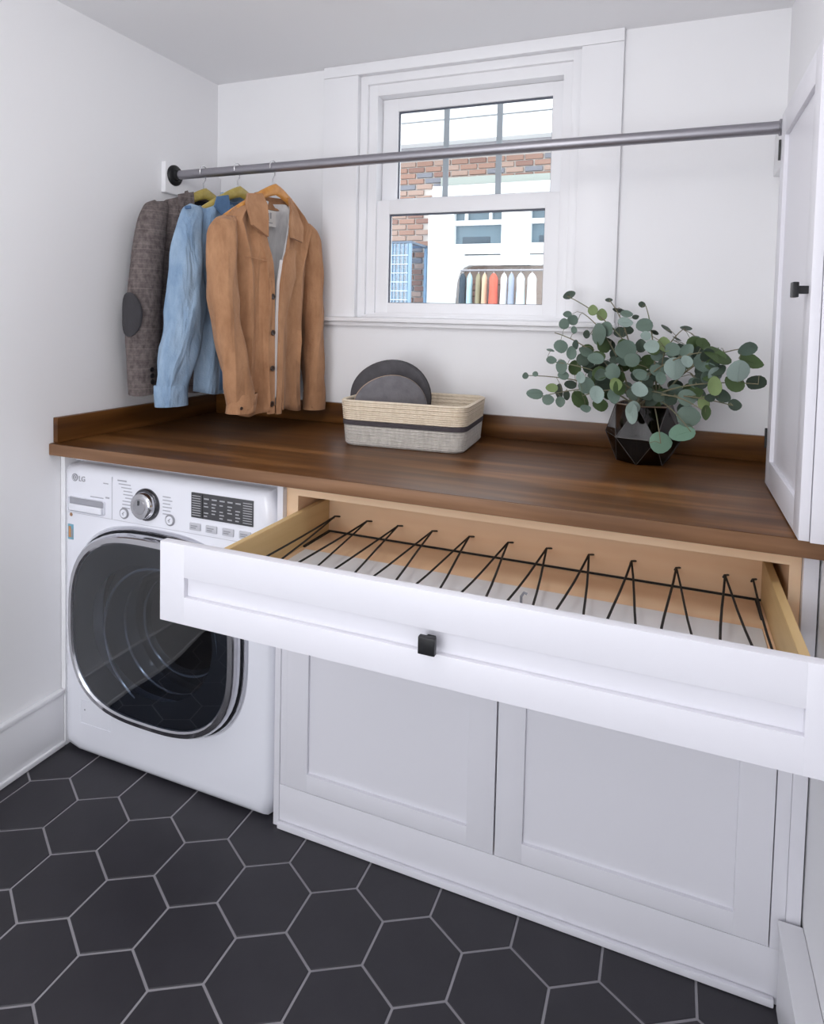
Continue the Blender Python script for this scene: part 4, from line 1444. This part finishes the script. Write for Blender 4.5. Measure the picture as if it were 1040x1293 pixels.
for i, (px, py, wpx, hpx, lean, tone) in enumerate(LV):
    # depth: follow the closest stem in the picture, then spread by tone
    best = min(range(len(STEMTIPS)), key=lambda k: (STEMTIPS[k][0]-px)**2+(STEMTIPS[k][1]-py)**2)
    fr = 1.0 if px < 700 or px > 900 or py < 410 else 0.6
    Y = VY+(STEMTIPS[best][2]-VY)*fr
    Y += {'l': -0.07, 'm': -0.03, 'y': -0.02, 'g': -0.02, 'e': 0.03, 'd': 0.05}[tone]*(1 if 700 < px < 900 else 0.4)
    if i >= NMEAS:
        Y = rr.uniform(-0.30, -0.08)
    Y = min(Y, -0.055)
    if px > 890:
        Y = min(Y, -0.40)
    P = bp(px, py, Y=Y)
    dist = (P-CAMP).dot(_F)
    Wm, Hm = wpx*dist/FPX/2, hpx*dist/FPX/2
    R = max(Wm, Hm)
    minor = min(Wm, Hm)/R
    # orientation: face the room camera-wards with a tilt that gives the seen foreshortening
    nrm = Vector((0.18, -0.95, 0.28)).normalized()
    view = (CAMP-P).normalized()
    th = math.radians(-lean) + (0 if Wm >= Hm else PI/2)
    xr, zu = _R, _U
    major = (xr*math.cos(th)+zu*math.sin(th)).normalized()
    minr = major.cross(view).normalized()
    tilt = math.acos(max(0.12, min(1, minor/0.92)))*(1 if rr.random() < 0.7 else -1)
    yax = (minr*math.cos(tilt)+view*math.sin(tilt)).normalized()
    # the petiole end points back to the stem
    sc_ = min(((q-P).length, si, qi) for si, s_ in enumerate(stems) for qi, q in enumerate(s_[3:]))
    q = stems[sc_[1]][3:][sc_[2]]
    toward = (P-q)
    if abs(major.dot(toward)) > abs(yax.dot(toward)) and minor > 0.6:
        ydir, xdir = major*(1 if major.dot(toward) > 0 else -1), yax
    else:
        ydir, xdir = yax*(1 if yax.dot(toward) > 0 else -1), major
    zdir = xdir.cross(ydir).normalized()
    if zdir.dot(view) < 0:
        xdir, zdir = -xdir, -zdir
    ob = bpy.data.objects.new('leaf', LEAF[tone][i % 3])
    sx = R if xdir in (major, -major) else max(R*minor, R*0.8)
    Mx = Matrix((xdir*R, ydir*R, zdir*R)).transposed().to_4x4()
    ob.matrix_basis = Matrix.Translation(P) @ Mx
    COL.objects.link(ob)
    put(ob, eu)
    if sc_[0] < 0.22:
        endp = P-ydir*R*0.98
        pet[sc_[1]].append([q, (q+endp)/2+Vector((0, 0, 0.006)), endp])
for s_, pl in zip(stems, pet):
    b = MB()
    n = len(s_)
    b.tube(s_, [0.0032-0.0018*k/(n-1) for k in range(n)], 6)
    for pp in pl:
        b.tube(pp, 0.0010, 4)
    b.build('stem', STEMM, eu)

# ================================================================== OUTSIDE: THE HOUSE NEXT DOOR
gd = struct(MB().box(-6, 8, 0.16, 12, -0.3, -0.2).build('ground', mat('pavement', (0.35, 0.35, 0.35, 1), 0.9)))
FY = 3.0
hs = thing('neighbouring_house', 'red brick house with white window trim seen through the window', 'house', (0.4, FY, -0.2))
MORT = mat('mortar', lin(206, 198, 192), 0.9)
BRK = [mat('brick_a', lin(158, 124, 110), 0.9), mat('brick_b', lin(140, 108, 98), 0.9), mat('brick_c', lin(168, 142, 130), 0.9), mat('brick_d', lin(126, 126, 134), 0.9)]
WHT = mat('house_white', (0.86, 0.87, 0.88, 1), 0.6)
MB().box(-3, 4, FY+0.02, FY+0.25, -0.2, 3.0).build('wall', MORT, hs)
bmeshes = [MB().box(-0.071, 0.071, -0.012, 0.02, -0.0195, 0.0195, 0.002, 1).mesh('brick', m, False) for m in BRK]
PW, PH = 0.158, 0.049
rb = random.Random(5)


def bricks(x0, x1, z0, z1):
    j0 = int(round(z0/PH))
    for j in range(j0, int(z1/PH)+1):
        z = j*PH
        i = 0
        x = x0+(0.5 if j % 2 else 0)*PW
        while x <= x1:
            o = bpy.data.objects.new('brick', bmeshes[rb.choices((0, 1, 2, 3), (5, 4, 3, 1.4))[0]])
            o.location = (x, FY+0.012, z)
            COL.objects.link(o)
            put(o, hs)
            x += PW


bricks(-0.90, 1.35, 2.62, 2.84)
bricks(-0.90, -0.16, 1.45, 2.58)
b = MB()
b.box(-3, 4, FY-0.10, FY+0.02, 2.862, 2.909)
b.build('frieze', mat('frieze_grey', lin(150, 146, 150), 0.8), hs)
b = MB()
b.box(-3, 4, FY-0.22, FY+0.25, 2.910, 3.078)
b.build('fascia', WHT, hs)
MB().box(-3, 4, FY-0.205, FY+0.25, 3.0785, 3.088).build('fascia_grey_line', mat('fascia_line', lin(150, 150, 154), 0.8), hs)  # thin grey line between the two fascia boards
MB().box(-3, 4, FY-0.24, FY+0.25, 3.0885, 3.75).build('upper_fascia', WHT, hs)
LINT = mat('lintel_stone', lin(160, 166, 160), 0.9)
MB().box(-0.02, 0.46, FY-0.05, FY+0.02, 2.585, 2.650).build('lintel', LINT, hs)
MB().box(0.50, 1.35, FY-0.05, FY+0.02, 2.570, 2.640).build('lintel', LINT, hs)
b = MB()
b.box(-0.075, 1.40, FY-0.10, FY+0.02, 2.365, 2.572)
b.box(-0.105, 0.119, FY-0.10, FY+0.02, 1.0, 2.365)
b.box(0.531, 0.766, FY-0.10, FY+0.02, 1.905, 2.365)
b.box(0.119, 0.531, FY-0.10, FY+0.02, 2.0, 2.083)
b.box(0.766, 1.40, FY-0.10, FY+0.02, 2.0, 2.083)
b.box(0.119, 1.40, FY-0.11, FY+0.02, 1.905, 1.985)
b.box(0.119, 0.22, FY-0.10, FY+0.02, 1.985, 2.0)
b.build('window_surround', WHT, hs, smooth=False)
MB().box(0.22, 0.531, FY-0.06, FY+0.02, 1.985, 2.0).build('sill_slot', mat('slot_dark', lin(110, 116, 122), 0.8), hs)
MB().box(0.766, 1.4, FY-0.06, FY+0.02, 1.985, 2.0).build('sill_slot', MATS['slot_dark'], hs)
HP = mat('house_pane', lin(98, 118, 130), 0.15)
for x0, x1, mu in ((0.119, 0.531, (0.215, 0.425)), (0.766, 1.25, (0.93, 1.09))):
    b = MB()
    b.box(x0, x1, FY-0.06, FY-0.02, 2.243, 2.283)
    for m_ in mu:
        b.box(m_-0.012, m_+0.012, FY-0.055, FY-0.02, 2.283, 2.365)
    wnd = b.build('window', WHT, hs, smooth=False)
    MB().box(x0, x1, FY-0.020, FY-0.010, 2.283, 2.365).build('pane', HP, wnd)
    MB().box(x0, x1, FY-0.020, FY-0.010, 2.083, 2.243).build('pane', HP, wnd)
    d = MB()
    d.box(x0+0.06, x0+0.30, FY-0.024, FY-0.0205, 2.095, 2.150, 0.001)
    d.build('pane_dark_patch', mat('pane_dark_tone', lin(66, 80, 92), 0.4), wnd)  # darker patch low in the pane
# arched porch opening below the window: white face with a recess
b = MB()
NARC = 8
arch = []
AX0, AX1, AZ0, AZ1 = 0.119, 1.40, 1.0, 1.9045
cut = [(AX0, AZ0), (0.155, 1.60), (0.165, 1.76), (0.185, 1.84), (0.225, 1.89), (0.27, 1.9045)]
b.prism([(AX0, AZ0)]+[(x-AX0+AX0, z) for x, z in cut[1:]]+[(AX0, AZ1)], 0.10, FRONT(0, FY, 0))
b.build('arch_spandrel', WHT, hs, smooth=False)
MB().box(0.12, 1.40, FY-0.004, FY+0.019, 1.0, 1.9045).build('porch_back', mat('porch_back', lin(150, 132, 122), 0.9), hs)
for j in range(9):
    for i in range(3):
        x = 0.20+i*PW+(0.5 if j % 2 else 0)*PW*0.6
        o = bpy.data.objects.new('brick', bmeshes[1])
        o.location = (x+0.03, FY-0.007, 1.38+j*PH)
        COL.objects.link(o)
        put(o, hs)
# clothes on a rail in the porch
rl = thing('porch_rail', 'thin rail under the neighbouring porch holding bright clothes', 'clothes rail', (0.75, FY-0.20, 1.83))
MB().tube([(0.225, FY-0.20, 1.856), (1.39, FY-0.20, 1.856)], 0.008, 8).build('rail_tube', STEEL, rl)
SH = [(0.245, 0.060, lin(52, 66, 78), 'dark teal coat hanging leftmost on the porch rail outside', 'coat'),
      (0.305, 0.050, lin(176, 206, 224), 'pale blue shirt beside the dark coat on the porch rail outside', 'shirt'),
      (0.378, 0.048, lin(150, 142, 118), 'olive-brown shirt left of the beige one on the porch rail', 'shirt'),
      (0.430, 0.048, lin(208, 184, 156), 'beige shirt just left of the red one on the porch rail', 'shirt'),
      (0.505, 0.080, lin(208, 92, 70), 'red-orange shirt hanging on the porch rail outside', 'shirt'),
      (0.590, 0.060, lin(236, 234, 236), 'white shirt just right of the red one on the porch rail', 'shirt'),
      (0.650, 0.054, lin(150, 158, 178), 'grey-blue shirt right of the white one on the porch rail', 'shirt'),
      (0.725, 0.074, lin(214, 232, 238), 'very pale blue shirt right of the grey-blue one outside', 'shirt'),
      (0.815, 0.080, lin(240, 240, 242), 'white shirt hanging rightmost on the porch rail outside', 'shirt')]
for x, wd, colr, lab, cat in SH:
    wd *= 0.86
    t = thing('hanging_'+cat, lab, cat, (x, FY-0.20, 1.84), 'clothes on the porch rail outside')
    m = mat('cloth_%d' % int(x*1000), colr, 0.9)
    b = MB()
    rg = []
    for z, s, d_ in ((1.832, 0.25, 0.010), (1.815, 0.62, 0.02), (1.79, 0.92, 0.035), (1.70, 0.86, 0.05), (1.55, 0.96, 0.055), (1.40, 1.02, 0.06), (1.39, 0.9, 0.05)):
        rg.append([Vector((x+wd/2*1.15*s*(1+0.07*math.sin(4*a+z*20))*math.cos(a), FY-0.20+d_*math.sin(a), z)) for a in [2*PI*k/16 for k in range(16)]])
    b.loft(rg, True, True, True)
    b.build('body', m, t)
    h = MB()
    h.tube([(x, FY-0.20, 1.83), (x, FY-0.20, 1.842), (x, FY-0.19, 1.850), (x, FY-0.189, 1.862), (x, FY-0.20, 1.867), (x, FY-0.211, 1.862)], 0.0022, 6)
    h.build('hook', WIRE, t)
# glazed garden frame before the brick wall
gf = thing('garden_frame', 'pale blue glazed garden frame standing before the neighbouring brick wall', 'glasshouse', (-0.3, FY-0.35, -0.2))
GFM = mat('frame_blue', lin(132, 160, 184), 0.4)
gx0, gx1, gy0, gy1, gzt = -0.52, -0.135, FY-0.42, FY-0.06, 2.06
xm = -0.30
b = MB()
for x in (gx0, xm, gx1):
    b.box(x-0.012, x+0.012, gy0-0.012, gy0+0.012, -0.2, gzt)
for x in (gx0, gx1):
    b.box(x-0.012, x+0.012, gy1-0.012, gy1+0.012, -0.2, gzt)
b.build('post', GFM, gf, smooth=False)
b = MB()
b.box(gx0-0.015, gx1+0.015, gy0-0.014, gy0+0.014, gzt, gzt+0.018)
b.box(gx0-0.015, gx1+0.015, gy1-0.014, gy1+0.014, gzt, gzt+0.018)
for x in (gx0, gx1):
    b.box(x-0.012, x+0.012, gy0, gy1, gzt, gzt+0.018)
b.build('top_rail', mat('rail_dark', lin(96, 110, 128), 0.5), gf, smooth=False)
BLG = glass('blue_glazing', (0.66, 0.80, 0.94, 1), 0.12, 0.1)
MB().box(gx0+0.012, xm-0.012, gy0-0.003, gy0+0.003, -0.2, gzt).build('pane', BLG, gf)
MB().box(xm+0.012, gx1-0.012, gy0-0.003, gy0+0.003, -0.2, gzt).build('pane', BLG, gf)
MB().box(gx0, gx1, gy0+0.014, gy1-0.014, gzt+0.006, gzt+0.010).build('roof_pane', BLG, gf)
for i in range(4):
    x = xm+0.035+i*0.036
    MB().box(x-0.004, x+0.004, gy0-0.010, gy0-0.004, -0.2, gzt).build('glazing_bar', GFM, gf)
for i in range(8):
    z = 1.46+i*0.072
    MB().box(gx0+0.012, gx1-0.012, gy0-0.016, gy0-0.010, z-0.003, z+0.003).build('glazing_rail', mat('rail_pale', lin(206, 220, 230), 0.5), gf)
